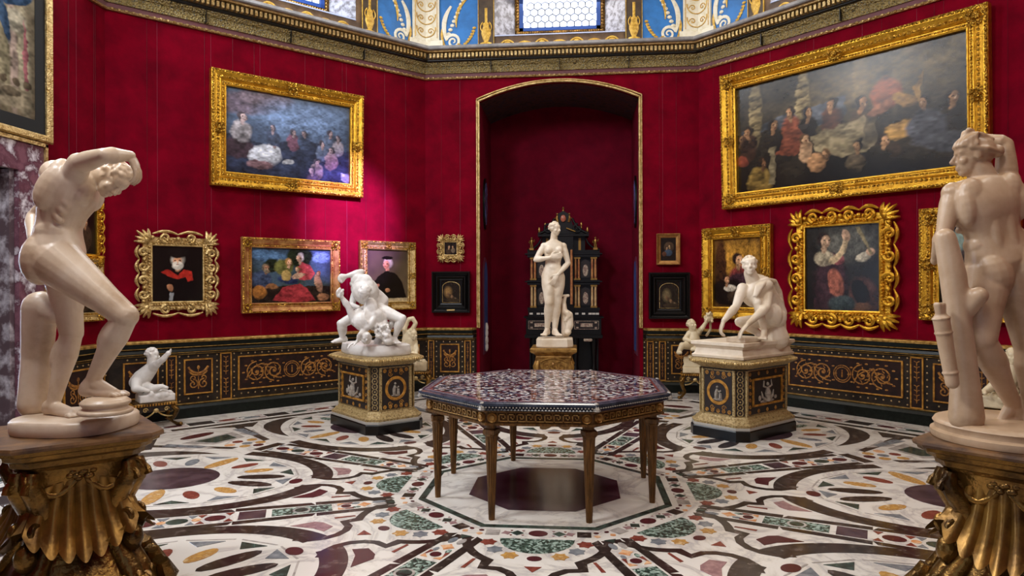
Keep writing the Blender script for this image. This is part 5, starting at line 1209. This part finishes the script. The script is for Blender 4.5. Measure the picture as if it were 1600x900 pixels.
        for i in range(5):
            o = (-2+i)*.0105*H; ln = (.026, .027, .025, .021, .017)[i]*H if (out or 1) > 0 else (.017, .021, .025, .027, .026)[i]*H
            r = (.0085 if i == (0 if (out or 1) > 0 else 4) else .006)*H
            s.chain([ball+x*o-up*.002*H, ball+x*o*1.1+d*ln*.5+up*.002*H, ball+x*o*1.1+d*ln-up*.003*H], [r*1.1, r, r*.9])
    def torso(s, pel, wai, che, nk, rv, H, sv=None, fem=False, fat=1.0):
        """rv: figure-left vector at hips, sv: at shoulders"""
        rv = nrm(rv); sv = nrm(sv) if sv is not None else rv; pts = [Vector(pel), Vector(wai), Vector(che), Vector(nk)]
        def bez(t):
            if t <= 1: i = 0
            t *= 3; i = min(int(t), 2); u = t-i; p0 = pts[max(i-1, 0)]; p1 = pts[i]; p2 = pts[i+1]; p3 = pts[min(i+2, 3)]
            return 0.5*((2*p1)+(p2-p0)*u+(2*p0-5*p1+4*p2-p3)*u*u+(3*p1-p0-3*p2+p3)*u**3)
        W = [(-.06, .050, .042), (0, .088, .060), (.10, .092, .060), (.22, .083, .054), (.34, .074, .050), (.46, .079, .054), (.58, .091, .062), (.70, .098, .064), (.80, .098, .058), (.88, .078, .050), (.95, .048, .042), (1.0, .034, .034)]
        if fem: W = [(-.06, .055, .045), (0, .096, .062), (.10, .096, .060), (.22, .080, .052), (.34, .066, .046), (.46, .070, .048), (.58, .078, .054), (.70, .083, .056), (.80, .086, .050), (.88, .068, .042), (.95, .038, .034), (1.0, .030, .030)]
        W2 = []
        for i in range(len(W)-1):
            a0, a1, a2, a3 = W[max(i-1, 0)], W[i], W[i+1], W[min(i+2, len(W)-1)]
            for q in range(4):
                u = q/4; cr = lambda j: a1[j]+.5*u*((a2[j]-a0[j])+u*(2*a0[j]-5*a1[j]+4*a2[j]-a3[j]+u*(3*a1[j]-a0[j]-3*a2[j]+a3[j])))
                W2.append((a1[0]+(a2[0]-a1[0])*u, cr(1), cr(2)))
        W2.append(W[-1]); W = W2
        rings = []; n = 30
        for t, w, d in W:
            c = bez(max(0, min(1, t))) if t >= 0 else pts[0]-(bez(.08)-pts[0]).normalized()*(-t)*H
            tg = nrm(bez(min(1, max(0, t)+.04))-bez(max(0, t-.04))); l = rv.lerp(sv, max(0, min(1, t))); l = nrm(l-tg*l.dot(tg)); f = l.cross(tg)
            rings.append([tuple(c+l*(w*H*fat*math.copysign(abs(math.cos(a))**.85, math.cos(a)))+f*(d*H*fat*math.copysign(abs(math.sin(a))**.85, math.sin(a)))) for a in [2*PI*k/n for k in range(n)]])
            if abs(t-.70) < .01: s.che = (c, l, f, tg)
            if abs(t-.34) < .01: s.wst = (c, l, f, tg)
            if abs(t) < .001: s.pel = (c, l, f, tg)
        s.b.loft(rings)
        Hm = H*fat
        c, l, f, u = s.che; l_c, f_c = l, f
        if fem:
            for q in (-1, 1): s.ell(c+l*(q*.043*Hm)+f*.045*Hm-u*.012*Hm, .032*Hm, .030*Hm, .033*Hm, l, u)
            c2, l2, f2, u2 = s.wst; s.ell(c2+f2*.022*Hm-u2*.035*Hm, .05*Hm, .034*Hm, .045*Hm, l2, u2)
        else:
            for q in (-1, 1):
                s.ell(c+l*(q*.045*Hm)+f*.040*Hm+u*.005*Hm, .046*Hm, .026*Hm, .034*Hm, l, u+l*q*.3)
                s.ell(c+l*(q*.074*Hm)-f*.022*Hm-u*.01*Hm, .026*Hm, .034*Hm, .062*Hm, l, u); s.ell(c+l*(q*.050*Hm)-f*.030*Hm+u*.02*Hm, .038*Hm, .026*Hm, .050*Hm, l, u+l*q*.2)
                c2, l2, f2, u2 = s.wst
                for j in range(3): s.ell(c2+l2*(q*.018*Hm)+f2*.040*Hm+u2*((j-.6)*.034*Hm), .019*Hm, .013*Hm, .018*Hm, l2, u2)
                s.ell(c2+l2*(q*.062*Hm)-u2*.022*Hm, .022*Hm, .036*Hm, .03*Hm, l2, u2)
                for j in range(3): s.ell(c+l*(q*(.078-.005*j)*Hm)+f*(.022)*Hm-u*(.03+.022*j)*Hm, .014*Hm, .016*Hm, .010*Hm, l, u+f*.4)
        p, l, f, u = s.pel
        for q in (-1, 1): s.ell(p+l*(q*.046*Hm)-f*.026*Hm-u*.018*Hm, .050*Hm, .046*Hm, .066*Hm, l, u)
        c2, l2, f2, u2 = s.wst
        if not fem:
            for q in (-1, 1): s.cap(p+l*(q*.022*Hm)-f*.036*Hm+u*.03*Hm, c+l_c*(q*.018*Hm)-f_c*.034*Hm, .018*Hm, .022*Hm)
    def arm(s, sh, el, wr, H, m=1.0):
        sh, el, wr = Vector(sh), Vector(el), Vector(wr); s.ell(sh, .032*H*m, .032*H*m, .033*H*m)
        s.cap(sh, el, .028*H*m, .0215*H*m, (.030*H*m, .027*H*m)); s.cap(el, wr, .0215*H*m, .0145*H*m, (.0255*H*m, .020*H*m))
    def leg(s, hip, kn, an, H, front, m=1.0):
        hip, kn, an = Vector(hip), Vector(kn), Vector(an); mid = (hip+an)/2; kf = kn-mid; kf = nrm(kf) if kf.length > .05*H else nrm(front)
        s.cap(hip, kn, .052*H*m, .034*H*m, (.052*H*m, .042*H*m)); t = nrm(an-kn); u = nrm(kn-hip)
        s.ell(kn+kf*.010*H, .026*H*m, .026*H*m, .03*H*m, None, t); s.ell(hip.lerp(kn, .45)+kf*.018*H, .036*H*m, .036*H*m, .08*H*m, None, u)
        s.cap(kn, an, .031*H*m, .0185*H*m, (.034*H*m, .026*H*m)); s.ell(kn.lerp(an, .30)-kf*.018*H, .029*H*m, .029*H*m, .058*H*m, None, t)
    def rock(s, pts, rs, seed=1, lump=6, amt=.35):
        r_ = random.Random(seed)
        for i in range(len(pts)-1):
            s.cap(pts[i], pts[i+1], rs[i], rs[i+1])
            for q in range(lump):
                u = r_.random(); c = Vector(pts[i]).lerp(Vector(pts[i+1]), u); r = rs[i]*(1-u)+rs[i+1]*u; d = nrm((r_.uniform(-1, 1), r_.uniform(-1, 1), r_.uniform(-1, 1))); s.b.ell(c+d*r*.7, r*amt*r_.uniform(.7, 1.3), None, 8, 6)
    def build(s, name, m, parent=None, smooth=4, label=None):
        me = bpy.data.meshes.new('tmp'); me.from_pydata(s.b.v, [], s.b.f)
        bm = bmesh.new(); bm.from_mesh(me); bmesh.ops.recalc_face_normals(bm, faces=bm.faces[:]); bm.to_mesh(me); bm.free()
        o = bpy.data.objects.new('tmp', me); COL.objects.link(o)
        rm = o.modifiers.new('r', 'REMESH'); rm.mode = 'VOXEL'; rm.voxel_size = s.vox
        sm = o.modifiers.new('s', 'SMOOTH'); sm.iterations = smooth; sm.factor = .5
        dg = bpy.context.evaluated_depsgraph_get(); dg.update(); nm = bpy.data.meshes.new_from_object(o.evaluated_get(dg))
        bpy.data.objects.remove(o, do_unlink=True)
        nm.name = name; nm.materials.clear(); nm.materials.append(m); nm.polygons.foreach_set('use_smooth', [True]*len(nm.polygons))
        R = bpy.data.objects.new(name, nm); COL.objects.link(R)
        if parent: R.parent = parent; R.matrix_parent_inverse = parent.matrix_world.inverted()
        if label: R['label'] = label
        return R
def statue(name, label, loc):
    r = root(name, label, 'statue', Matrix.Translation(loc)); bpy.context.view_layer.update(); return r

# ---- stooping nude, front left
def left_nude():
    f = Fig(3.55, .0048); P = f.P; H = 1.52
    pel = P(90, 396, .0); wai = P(93, 352, .0); che = P(109, 304, .0); nk = P(134, 266, .03)
    hipv = nrm(RGT*-.25*1+FWD*.95); shv = nrm(RGT*-.05+FWD*.95-UPV*.0)
    f.torso(pel, wai, che, nk, nrm(RGT*-.35+FWD*.93), H, nrm(RGT*-.28+FWD*.95), fat=1.30)
    # near (right) arm over the brow
    shR = P(124, 256, -.15); elR = P(163, 243, -.27); wrR = P(204, 243, -.12)
    f.cap(P(110, 285, -.10), shR, .065, .055); f.arm(shR, elR, wrR, H, 1.08); f.hand(wrR, RGT*.35-UPV*.9+FWD*.1, -RGT*.8-UPV*.3, H*1.0, .7, 1)
    # far arm behind the back
    shL = P(100, 300, .10); elL = P(52, 338, .16); wrL = P(50, 372, -.02)
    f.arm(shL, elL, wrL, H, 1.0); f.hand(wrL, -UPV*.6+RGT*.3-FWD*.3, -RGT, H*.9, .9, 1)
    f.ell(P(98, 280, 0), .11, .12, .085, RGT, RGT*.6+UPV*.6)
    # neck, head
    hc = P(177, 281, .02); f.cap(P(134, 268, .02), P(166, 277, .02), .062, .055)
    f.head(hc, RGT*.50-UPV*.74-FWD*.42, RGT*.8+UPV*.62, .198, 'curls', 5)
    # raised near leg
    hipR = P(84, 400, -.08); knR = P(196, 494, -.12); anR = P(145, 594, -.04)
    f.leg(hipR, knR, anR, H, RGT, 1.22); f.ell(P(80, 398, -.05), .10, .10, .11); f.cap(P(88, 408, -.08), P(190, 488, -.12), .125, .058)
    f.foot(anR, P(189, 616, -.05), H*1.12, UPV, 1)
    hipL = P(96, 412, .10); knL = P(112, 520, .12); anL = P(83, 632, .06)
    f.leg(hipL, knL, anL, H, RGT, 1.12); f.foot(anL, P(121, 648, .0), H*1.08, UPV, 1)
    f.ell(P(115, 425, .02), .03, .03, .04)
    r = statue('marble_statue', 'stooping male marble nude shading his brow, one foot raised, front left', P(110, 668, 0))
    f.build('figure', MARBLE_OLD, r, 7)
    g = Fig(3.55, .008); g.rock([g.P(62, 480, .13), g.P(58, 560, .15), g.P(52, 632, .13)], [.085, .075, .075], 3, 7, .4); g.cap(g.P(64, 478, .13), g.P(86, 492, .10), .08, .05)
    g.build('tree_stump', MARBLE_OLD, r, 8)
    def pl(b):
        c = Vector((-2.27, -2.20, 0)); n = 28
        def ring(f_, z): return [(c.x+.30*f_*math.copysign(abs(math.cos(t))**.7, math.cos(t))*.9, c.y+.30*f_*math.copysign(abs(math.sin(t))**.7, math.sin(t))*.86, z) for t in [2*PI*i/n for i in range(n)]]
        b.loft([ring(.98, .857), ring(1.0, .87), ring(1.0, .915), ring(.96, .928)])
    o = quick('plinth', MARBLE_OLD, r, pl, True); o.matrix_parent_inverse = r.matrix_world.inverted()
    q = Fig(3.5, .006); c = q.P(165, 632, -.05)
    q.b.M = Matrix.Translation(c)
    for rr, z0, z1 in ((.125, -.045, -.02), (.10, -.02, .0), (.115, .0, .022), (.10, .022, .034)): q.b.lathe([(rr*.93, z0), (rr, z0+.006), (rr, z1-.006), (rr*.93, z1)], 0, 0, 24)
    q.b.M = None; q.build('foot_block', MARBLE_OLD, r, 2)
left_nude()

# ---- tall nude seen from behind, front right
def right_nude():
    f = Fig(3.40, .0048); P = f.P; H = 1.50
    pel = P(1564, 412, 0); wai = P(1551, 366, .0); che = P(1540, 318, .0); nk = P(1536, 276, .0)
    # faces away from the camera: figure's left is to the viewer's left
    f.torso(pel, wai, che, nk, nrm(-RGT+UPV*.14), H, nrm(-RGT*1.0+UPV*-.10), fat=1.14)
    shL = P(1489, 302, .02); elL = P(1475, 364, .0); wrL = P(1463, 400, .12)
    f.arm(shL, elL, wrL, H, 1.12); f.cap(wrL, P(1460, 408, .14), .022, .02); f.cap(P(1520, 296, 0), shL, .06, .05)
    shR = P(1573, 284, .0); elR = P(1571, 226, .02); wrR = P(1538, 216, .06)
    f.arm(shR, elR, wrR, H, 1.1); f.cap(P(1560, 305, 0), shR, .075, .06); f.hand(wrR, -RGT*.85-UPV*.45, -FWD*.2-UPV, H, .5, 1)
    hc = P(1520, 245, .0); f.cap(P(1538, 282, 0), P(1528, 262, 0), .062, .058)
    f.head(hc, -RGT*.93+FWD*.30-UPV*.05, UPV, .205, 'bun', 6)
    hipL = P(1541, 424, .0); knL = P(1534, 530, -.05); anL = P(1584, 634, .04)
    f.leg(hipL, knL, anL, H, -RGT*.3+FWD, 1.28); f.foot(anL, P(1552, 661, .06), H*1.1, UPV, 1)
    hipR = P(1586, 424, .0); knR = P(1607, 540, .0); anR = P(1613, 642, .0)
    f.leg(hipR, knR, anR, H, FWD, 1.28); f.foot(anR, P(1606, 664, .14), H*1.1, UPV, 1)
    r = statue('marble_statue', 'tall marble nude seen from behind with one arm over the head, front right', P(1560, 672, 0))
    f.build('figure', MARBLE_SHADED, r, 7)
    g = Fig(3.34, .008); Q_ = g.P
    g.rock([Q_(1477, 372, -.02), Q_(1489, 430, -.02), Q_(1500, 520, -.02), Q_(1508, 600, 0), Q_(1510, 652, 0)], [.048, .058, .056, .064, .078], 8, 3, .3)
    g.cap(Q_(1504, 495, -.02), Q_(1529, 462, -.08), .036, .043); g.build('tree_trunk', MARBLE_SHADED, r, 8)
    h = Fig(3.30, .005); Z = h.P
    h.cap(Z(1471, 500, -.04), Z(1488, 598, -.04), .037, .030)
    for y in (497, 520, 582): t = (y-500)/98; c = Z(1471+17*t, y, -.04); h.ell(c, .043-.006*t, .043-.006*t, .008, RGT, Z(1471, 500)-Z(1488, 598))
    for q in range(7): a = q*2*PI/7; c = Z(1468+6*math.cos(a), 476, -.04+.02*math.sin(a)); h.cap(c, Z(1471, 500, -.04), .012, .02)
    h.build('quiver', MARBLE_SHADED, r, 2)
    def pl(b):
        c = P(1580, 690, .0); b.lathe([(.34, .832), (.345, .845), (.345, .865), (.325, .875), (.325, .89), (.335, .905), (.325, .92), (.31, .925)], c.x, c.y, 40)
    o = quick('plinth', MARBLE_SHADED, r, pl, True); o.matrix_parent_inverse = r.matrix_world.inverted()
right_nude()

# ---- standing female nude before the arch
def centre_nude():
    f = Fig(9.08, .0075); P = f.P; H = 1.50
    f.torso(P(864, 434, 0), P(864, 413, 0), P(865, 391, 0), P(865, 374, 0), nrm(RGT+UPV*.08), H, nrm(RGT-UPV*.06), True, 1.04)
    f.cap(P(865, 378, 0), P(866, 366, 0), .05, .045)
    f.head(P(867, 358, -.01), RGT*.72-FWD*.68-UPV*.05, UPV, .195, 'curls', 9)
    shR = P(850, 385, 0); elR = P(837, 406, -.02); wrR = P(860, 402.5, -.14); f.arm(shR, elR, wrR, H, 1.02); f.hand(wrR, RGT*.9+UPV*.2, FWD, H*1.1, .35, 1)
    shL = P(880, 385, 0); elL = P(888, 411, -.03); wrL = P(872, 429, -.15); f.arm(shL, elL, wrL, H, 1.02); f.hand(wrL, -RGT*.5-UPV*.8, FWD, H*1.1, .4, -1)
    f.leg(P(857, 434, 0), P(858, 473, -.08), P(855, 514, .04), H, -FWD, 1.2); f.foot(P(855, 514, .04), P(849, 523, -.10), H*1.1, UPV, 1)
    f.leg(P(872, 434, 0), P(870, 474, -.02), P(867, 514, .0), H, -FWD, 1.2); f.foot(P(867, 514, 0), P(873, 523.5, -.15), H*1.1, UPV, 1)
    f.ell(P(857, 438, 0), .075, .07, .10); f.ell(P(873, 437, 0), .075, .07, .10)
    c = P(867, 530, 0)
    r = statue('marble_statue', 'slender female marble nude standing before the arch, arms modestly folded', c)
    f.build('figure', MARBLE, r, 4)
    g = Fig(9.12, .008); Z = g.P
    g.rock([Z(879, 470, .02), Z(882, 492, .02), Z(884, 520, .02)], [.03, .045, .06], 4, 5, .4)
    g.chain([Z(884, 462, 0), Z(881, 472, 0), Z(882, 486, -.02), Z(890, 492, -.04), Z(890, 508, -.05), Z(886, 519, -.06)], [.018, .03, .04, .045, .055, .04]); g.cap(Z(880, 462, 0), Z(888, 462, 0), .016, .02)
    g.ell(Z(887, 519, -.08), .05, .05, .04); g.chain([Z(884, 500, -.07), Z(889, 494, -.08), Z(887, 489, -.08)], [.03, .03, .025])
    g.build('dolphin_support', MARBLE, r, 2)
    def pl(b):
        b.loft([[(c.x+sx*w, c.y+sy*d, z) for sx, sy in ((-1, -.6), (-.7, -1), (.7, -1), (1, -.6), (1, .6), (.7, 1), (-.7, 1), (-1, .6))] for w, d, z in ((.235, .21, .805), (.24, .215, .82), (.235, .21, .905), (.225, .20, .92))])
    o = quick('plinth', MARBLE, r, pl); o.matrix_parent_inverse = r.matrix_world.inverted()
centre_nude()

# ---- tangled pair, left of the table
def pair():
    f = Fig(7.70, .0075); P = f.P; H = 1.38; F_ = FWD
    # upper man bending forward over the other; back towards the upper right
    f.torso(P(592, 476, .10), P(584, 461, .06), P(569, 447, .0), P(560, 446, -.1), nrm(F_*.6+RGT*.5-UPV*.5), H, nrm(RGT*.15+F_*.95), fat=1.12)
    f.ell(P(571, 455, -.02), .15, .13, .16, RGT, RGT*.5-UPV*.6)
    f.head(P(570, 458, -.22), -RGT*.3-UPV*.8-F_*.5, -F_*.8+UPV*.5, .18, 'curls', 3)
    sh = P(555, 438, -.02); f.arm(sh, P(565, 425, .0), P(541, 431.5, -.05), H, 1.15); f.cap(P(541, 431.5, -.05), P(534.5, 433.5, -.05), .025, .045); f.ell(P(533.5, 435, -.06), .045, .04, .048)
    f.chain([P(530, 433, -.09), P(530, 438, -.10), P(534, 441, -.10)], [.015, .016, .014]); f.ell(P(560, 437, 0), .08, .08, .09)
    f.arm(P(556, 455, .12), P(549, 478, .08), P(560, 480, -.1), H, 1.05)
    # his far leg with bent knee to the right
    f.leg(P(592, 484, .02), P(628, 498, -.08), P(617, 527, -.02), H, RGT, 1.05); f.foot(P(617, 528, -.02), P(622, 536, -.14), H, UPV, 1)
    # his other leg, knee to the left
    f.leg(P(572, 486, .2), P(533, 506, .05), P(535, 530, .10), H, -RGT, 1.05); f.foot(P(535, 530, .10), P(519, 534, .02), H*1.1, UPV, 1)
    # lower man on hands and knees, chest to the viewer
    f.torso(P(590, 500, -.1), P(580, 500, -.15), P(570, 500, -.16), P(566, 515, -.2), nrm(RGT*.4+UPV*.8), H, nrm(RGT*.95-UPV*.2), fat=1.02)
    f.ell(P(568, 502, -.18), .12, .10, .11); f.ell(P(580, 488, -.12), .09, .09, .16, RGT, UPV)
    f.head(P(573, 527, -.26), -F_*.55-UPV*.35+RGT*.1, -UPV*.75-F_*.3, .17, 'short', 4)
    f.arm(P(555, 503, -.16), P(544, 479, -.22), P(533.5, 464, -.22), H, 1.1); f.ell(P(531, 458, -.22), .045, .04, .05); f.chain([P(528, 463, -.25), P(527, 456, -.26), P(531, 451, -.25)], [.016, .017, .015]); f.chain([P(531, 464, -.27), P(533, 457, -.28), P(536, 453, -.26)], [.014]*3)
    f.arm(P(577, 508, -.14), P(563, 522, -.28), P(559, 533, -.22), H, .9); f.hand(P(559, 533, -.22), -RGT*.7-UPV*.3-F_*.3, -UPV, H, .4, 1)
    f.leg(P(592, 500, -.06), P(606, 532, -.16), P(622, 536, .15), H, -F_, 1.15)
    r_ = random.Random(5)
    for i in range(60): f.b.ell(P(597+r_.uniform(-10, 12), 515+r_.uniform(-9, 12), -.17+r_.uniform(-.05, .02)), r_.uniform(.015, .022), None, 7, 5)
    f.ell(P(597, 515, -.1), .085, .09, .12, RGT, RGT*-.5+UPV)
    f.chain([P(612, 505, 0), P(600, 520, .1), P(590, 535, .1)], [.04, .05, .05])
    r = statue('marble_group', 'white marble pair of men locked in wrestling hold, left of the table', P(572, 545, 0))
    f.build('figures', MARBLE_WHITE, r, 2)
    M_ = Matrix.Translation((-1.96, 2.17, 0)) @ Matrix.Rotation(-PI/4, 4, 'Z')
    def pl(b):
        b.M = M_; n = 36; r2 = random.Random(3); jit = [1+r2.uniform(-.02, .02) for _ in range(n)]
        def ring(s_, z): return [(.47*s_*jit[i]*math.copysign(abs(math.cos(t))**.6, math.cos(t)), .30*s_*jit[i]*math.copysign(abs(math.sin(t))**.6, math.sin(t)), z) for i, t in enumerate([2*PI*i/n for i in range(n)])]
        b.loft([ring(.97, .832), ring(1, .85), ring(.985, .90), ring(.97, .94), ring(.92, .95)]); b.M = None
    o = quick('rocky_base', MARBLE_WHITE, r, pl, True); o.matrix_parent_inverse = r.matrix_world.inverted()
pair()

# ---- crouching man with cloak, right of the table
def crouch():
    f = Fig(7.38, .0072); P = f.P; H = 1.42; F_ = FWD
    f.torso(P(1208, 496, .12), P(1203, 476, .08), P(1185, 456, -.02), P(1174, 440, -.06), nrm(RGT*.8-F_*-.35), H, nrm(RGT*.95+F_*.15), fat=1.26)
    f.cap(P(1180, 448, -.03), P(1172, 427, -.07), .082, .066)
    f.head(P(1171, 416, -.09), -F_*.9-RGT*.22+UPV*.16, UPV, .225, 'curls', 2)
    shR = P(1160, 451, -.06); elR = P(1150, 479, -.16); wrR = P(1131, 501, -.22); f.arm(shR, elR, wrR, H, 1.32); f.hand(wrR, -UPV*.85-RGT*.3, RGT*.6-UPV*.2, H*1.25, .8, -1)
    shL = P(1200, 450, .0); elL = P(1198, 480, -.2); wrL = P(1169, 506, -.3); f.arm(shL, elL, wrL, H, 1.36); f.hand(wrL, -RGT*.62-UPV*.7, -UPV*.5+RGT*.3, H*1.3, .3, -1)
    # near leg: knee up, shin vertical to the foot
    f.leg(P(1212, 500, .1), P(1184, 473, -.15), P(1194, 517, -.12), H, -F_, 1.1); f.foot(P(1194, 517, -.12), P(1191, 529, -.25), H*1.15, UPV, 1)
    # far leg folded low, knee to the left
    f.leg(P(1204, 500, .1), P(1156, 503, -.02), P(1190, 524, .1), H, -RGT, 1.12); f.foot(P(1188, 522, .08), P(1176, 530, .0), H, UPV, 1)
    f.ell(P(1213, 496, .1), .11, .11, .12); f.ell(P(1209, 492, 0), .08, .10, .12)
    r = statue('marble_statue', 'crouching marble man with cloak on his shoulder, sharpening on a low block, right of table', P(1180, 540, 0))
    f.build('figure', MARBLE, r, 4)
    g = Fig(7.38, .007); Z = g.P
    for o in (0, 4, 8): g.chain([Z(1179+o*.3, 462, -.19), Z(1183+o, 448-o*.3, -.15), Z(1192+o, 438, -.06), Z(1202+o, 440, .04), Z(1213+o*.6, 456, .12), Z(1221+o*.3, 485, .16), Z(1226, 522, .14)], [.018, .026, .03, .03, .03, .028, .022])
    g.chain([Z(1214, 470, .18), Z(1220, 495, .2), Z(1228, 488, .16)], [.02, .03, .012]); g.chain([Z(1218, 490, .15), Z(1226, 524, .1)], [.035, .028])
    g.build('cloak', MARBLE, r, 2)
    k = Fig(7.4, .008); Z = k.P; k.rock([Z(1212, 512, .12), Z(1214, 528, .12)], [.10, .13], 6, 8, .4); k.build('rock_seat', MARBLE, r, 5)
    M_ = Matrix.Translation((2.17, 2.17, 0)) @ Matrix.Rotation(PI/4, 4, 'Z')
    def pl(b): b.M = M_; b.polyprof(lambda i: [(.50-i, -.31+i), (.50-i, .31-i), (-.50+i, .31-i), (-.50+i, -.31+i)], [(.0, .835), (-.005, .86), (.015, .875), (.03, .93), (.005, .96), (-.01, .97), (-.01, 1.0), (0, 1.005)]); b.M = None
    o = quick('moulded_slab', MARBLE, r, pl); o.matrix_parent_inverse = r.matrix_world.inverted()
    def wb(b): b.M = M_; b.box(-.42, -.12, -.28, -.06, 1.0, 1.06, .01); b.M = None
    o = quick('whetstone_block', MARBLE, r, wb); o.matrix_parent_inverse = r.matrix_world.inverted()
crouch()

# ---- infants
INF = mat('ivory_marble', 'd9c9a6', .45, c2='bda880', scale=6, lo=.45, hi=.75, bump=.08, bscale=40)
def infant(D, label, joints, m, base, extra=None, loc=None, vox=.007, H=.72, hd=.17):
    f = Fig(D, vox); P = f.P; J = {k: P(*v) for k, v in joints.items() if k not in ('face', 'lv')}
    lv = joints.get('lv', RGT)
    f.cap(J['pel'], J['che'], .095, .075, (.10, .09)); f.ell(J['pel'], .10, .09, .085); f.cap(J['che'], J['head'], .05, .05)
    f.head(J['head'], joints['face'], UPV, hd, 'curls', 7)
    for a, e_, w in (('s1', 'e1', 'w1'), ('s2', 'e2', 'w2')):
        f.cap(J[a], J[e_], .04, .034); f.cap(J[e_], J[w], .035, .024); f.ell(J[w], .03, .026, .03); f.cap(J['che'], J[a], .06, .045)
        for q in range(3): f.cap(J[w], J[w]+nrm(J[w]-J[e_])*.045+UPV*(q-1)*.014, .012, .009)
    for h_, k_, a in (('h1', 'k1', 'a1'), ('h2', 'k2', 'a2')):
        f.cap(J[h_], J[k_], .062, .048); f.cap(J[k_], J[a], .045, .03); f.cap(J[a], J[a]+nrm(joints['face'])*.05-UPV*.01, .026, .02)
    c = P(*loc); r = statue('marble_infant', label, c); r['category'] = 'statue'
    if extra: extra(f)
    f.build('figure', m, r, 2)
    M_ = Matrix.Translation((base[0], base[1], 0)) @ Matrix.Rotation(base[2], 4, 'Z')
    g = Fig(D, .009); r_ = random.Random(3); hx, hy, z0, z1 = base[3:7]
    for q in range(40): p = M_ @ Vector((r_.uniform(-hx, hx)*.8, r_.uniform(-hy, hy)*.8, r_.uniform(z0+.055, z1-.02))); g.b.ell(p, r_.uniform(.03, .045), None, 8, 6)
    p = MB(); p.M = M_; p.box(-hx*.92, hx*.92, -hy*.92, hy*.92, z0+.002, z1-.03); g.b._add(p.v, p.f); g.build('rocky_base', m, r, 3)
    if len(base) > 7:
        o = quick('marble_slab', m, r, lambda b: (setattr(b, 'M', M_), b.box(-hx, hx, -hy, hy, base[7], z0+.004, .008))); o.matrix_parent_inverse = r.matrix_world.inverted()
    return r
infant(7.95, 'white marble infant crawling with one arm raised, on the low stand far left', dict(pel=(216, 597, 0), che=(236, 576, 0), head=(238, 555, -.02), face=nrm(RGT*.85+FWD*.35-UPV*.1), s1=(245, 569, -.08), e1=(255, 561, -.12), w1=(263, 552, -.12), s2=(232, 578, .08), e2=(222, 593, .1), w2=(218, 605, .06), h1=(213, 597, -.08), k1=(212, 607, -.16), a1=(224, 609, -.18), h2=(220, 601, .03), k2=(238, 607, -.08), a2=(253, 604, -.08)), MARBLE_WHITE, (-4.50, 1.94, PI/4, .20, .14, .286, .405), loc=(232, 615, 0))
def grapes(f):
    r_ = random.Random(2)
    for q in range(34): f.b.ell(f.P(1107+r_.uniform(-6, 6), 496+r_.uniform(-8, 7), -.05+r_.uniform(-.05, .05)), .02, None, 7, 5)
    f.ell(f.P(1107, 496, -.05), .05, .05, .06); f.chain([f.P(1110, 503, 0), f.P(1110, 515, .02), f.P(1104, 524, .03)], [.02, .018, .02])
infant(9.85, 'ivory marble infant seated on rocks lifting a bunch of grapes, right of the arch', dict(pel=(1084, 537, 0), che=(1084, 523, 0), head=(1081, 508, -.02), face=nrm(-FWD*.8+RGT*.5+UPV*.25), s1=(1092, 518, 0), e1=(1097, 513, -.08), w1=(1103, 504, -.08), s2=(1077, 521, 0), e2=(1070, 530, -.04), w2=(1080, 533, -.13), h1=(1080, 540, -.02), k1=(1066, 540, -.12), a1=(1060, 551, -.14), h2=(1088, 541, -.02), k2=(1097, 540, -.12), a2=(1082, 546, -.18)), INF, (2.03, 4.45, -.15, .17, .14, .44, .60, .362), grapes, loc=(1082, 570, 0))
def goose(f):
    f.chain([f.P(634, 540, -.02), f.P(640, 520, -.05), f.P(645, 514, -.06), f.P(649.5, 505, -.06), f.P(645, 497.5, -.06), f.P(639, 499, -.06), f.P(633, 508, -.06)], [.08, .05, .035, .03, .03, .032, .014]); f.ell(f.P(640, 532, 0), .11, .1, .16)
infant(9.70, 'ivory marble infant struggling with a long-necked bird, behind the tangled pair', dict(pel=(640, 550, 0), che=(641, 535, 0), head=(645, 523, -.06), face=nrm(RGT*.6-FWD*.5), s1=(634, 525, 0), e1=(632, 514, -.06), w1=(636, 506, -.06), s2=(648, 535, 0), e2=(651, 546, -.05), w2=(650, 553, -.1), h1=(636, 553, 0), k1=(650, 556, -.1), a1=(654, 562, -.05), h2=(640, 556, 0), k2=(632, 564, -.1), a2=(640, 568, -.08)), INF, (-1.98, 4.30, .15, .16, .15, .375, .52), goose, loc=(644, 575, 0))
infant(6.98, 'ivory marble infant seated with a leg stretched out, behind the far right nude', dict(pel=(1572, 600, 0), che=(1578, 577, 0), head=(1582, 557, -.02), face=nrm(-RGT*.4-FWD*.8), s1=(1568, 572, 0), e1=(1562, 585, -.08), w1=(1566, 594, -.12), s2=(1588, 575, 0), e2=(1594, 590, 0), w2=(1590, 602, -.05), h1=(1568, 602, 0), k1=(1552, 603, -.06), a1=(1538, 612, -.08), h2=(1574, 606, 0), k2=(1584, 612, -.14), a2=(1568, 618, -.16)), INF, (4.66, 1.80, -PI/4, .20, .15, .35, .50), loc=(1570, 625, 0))
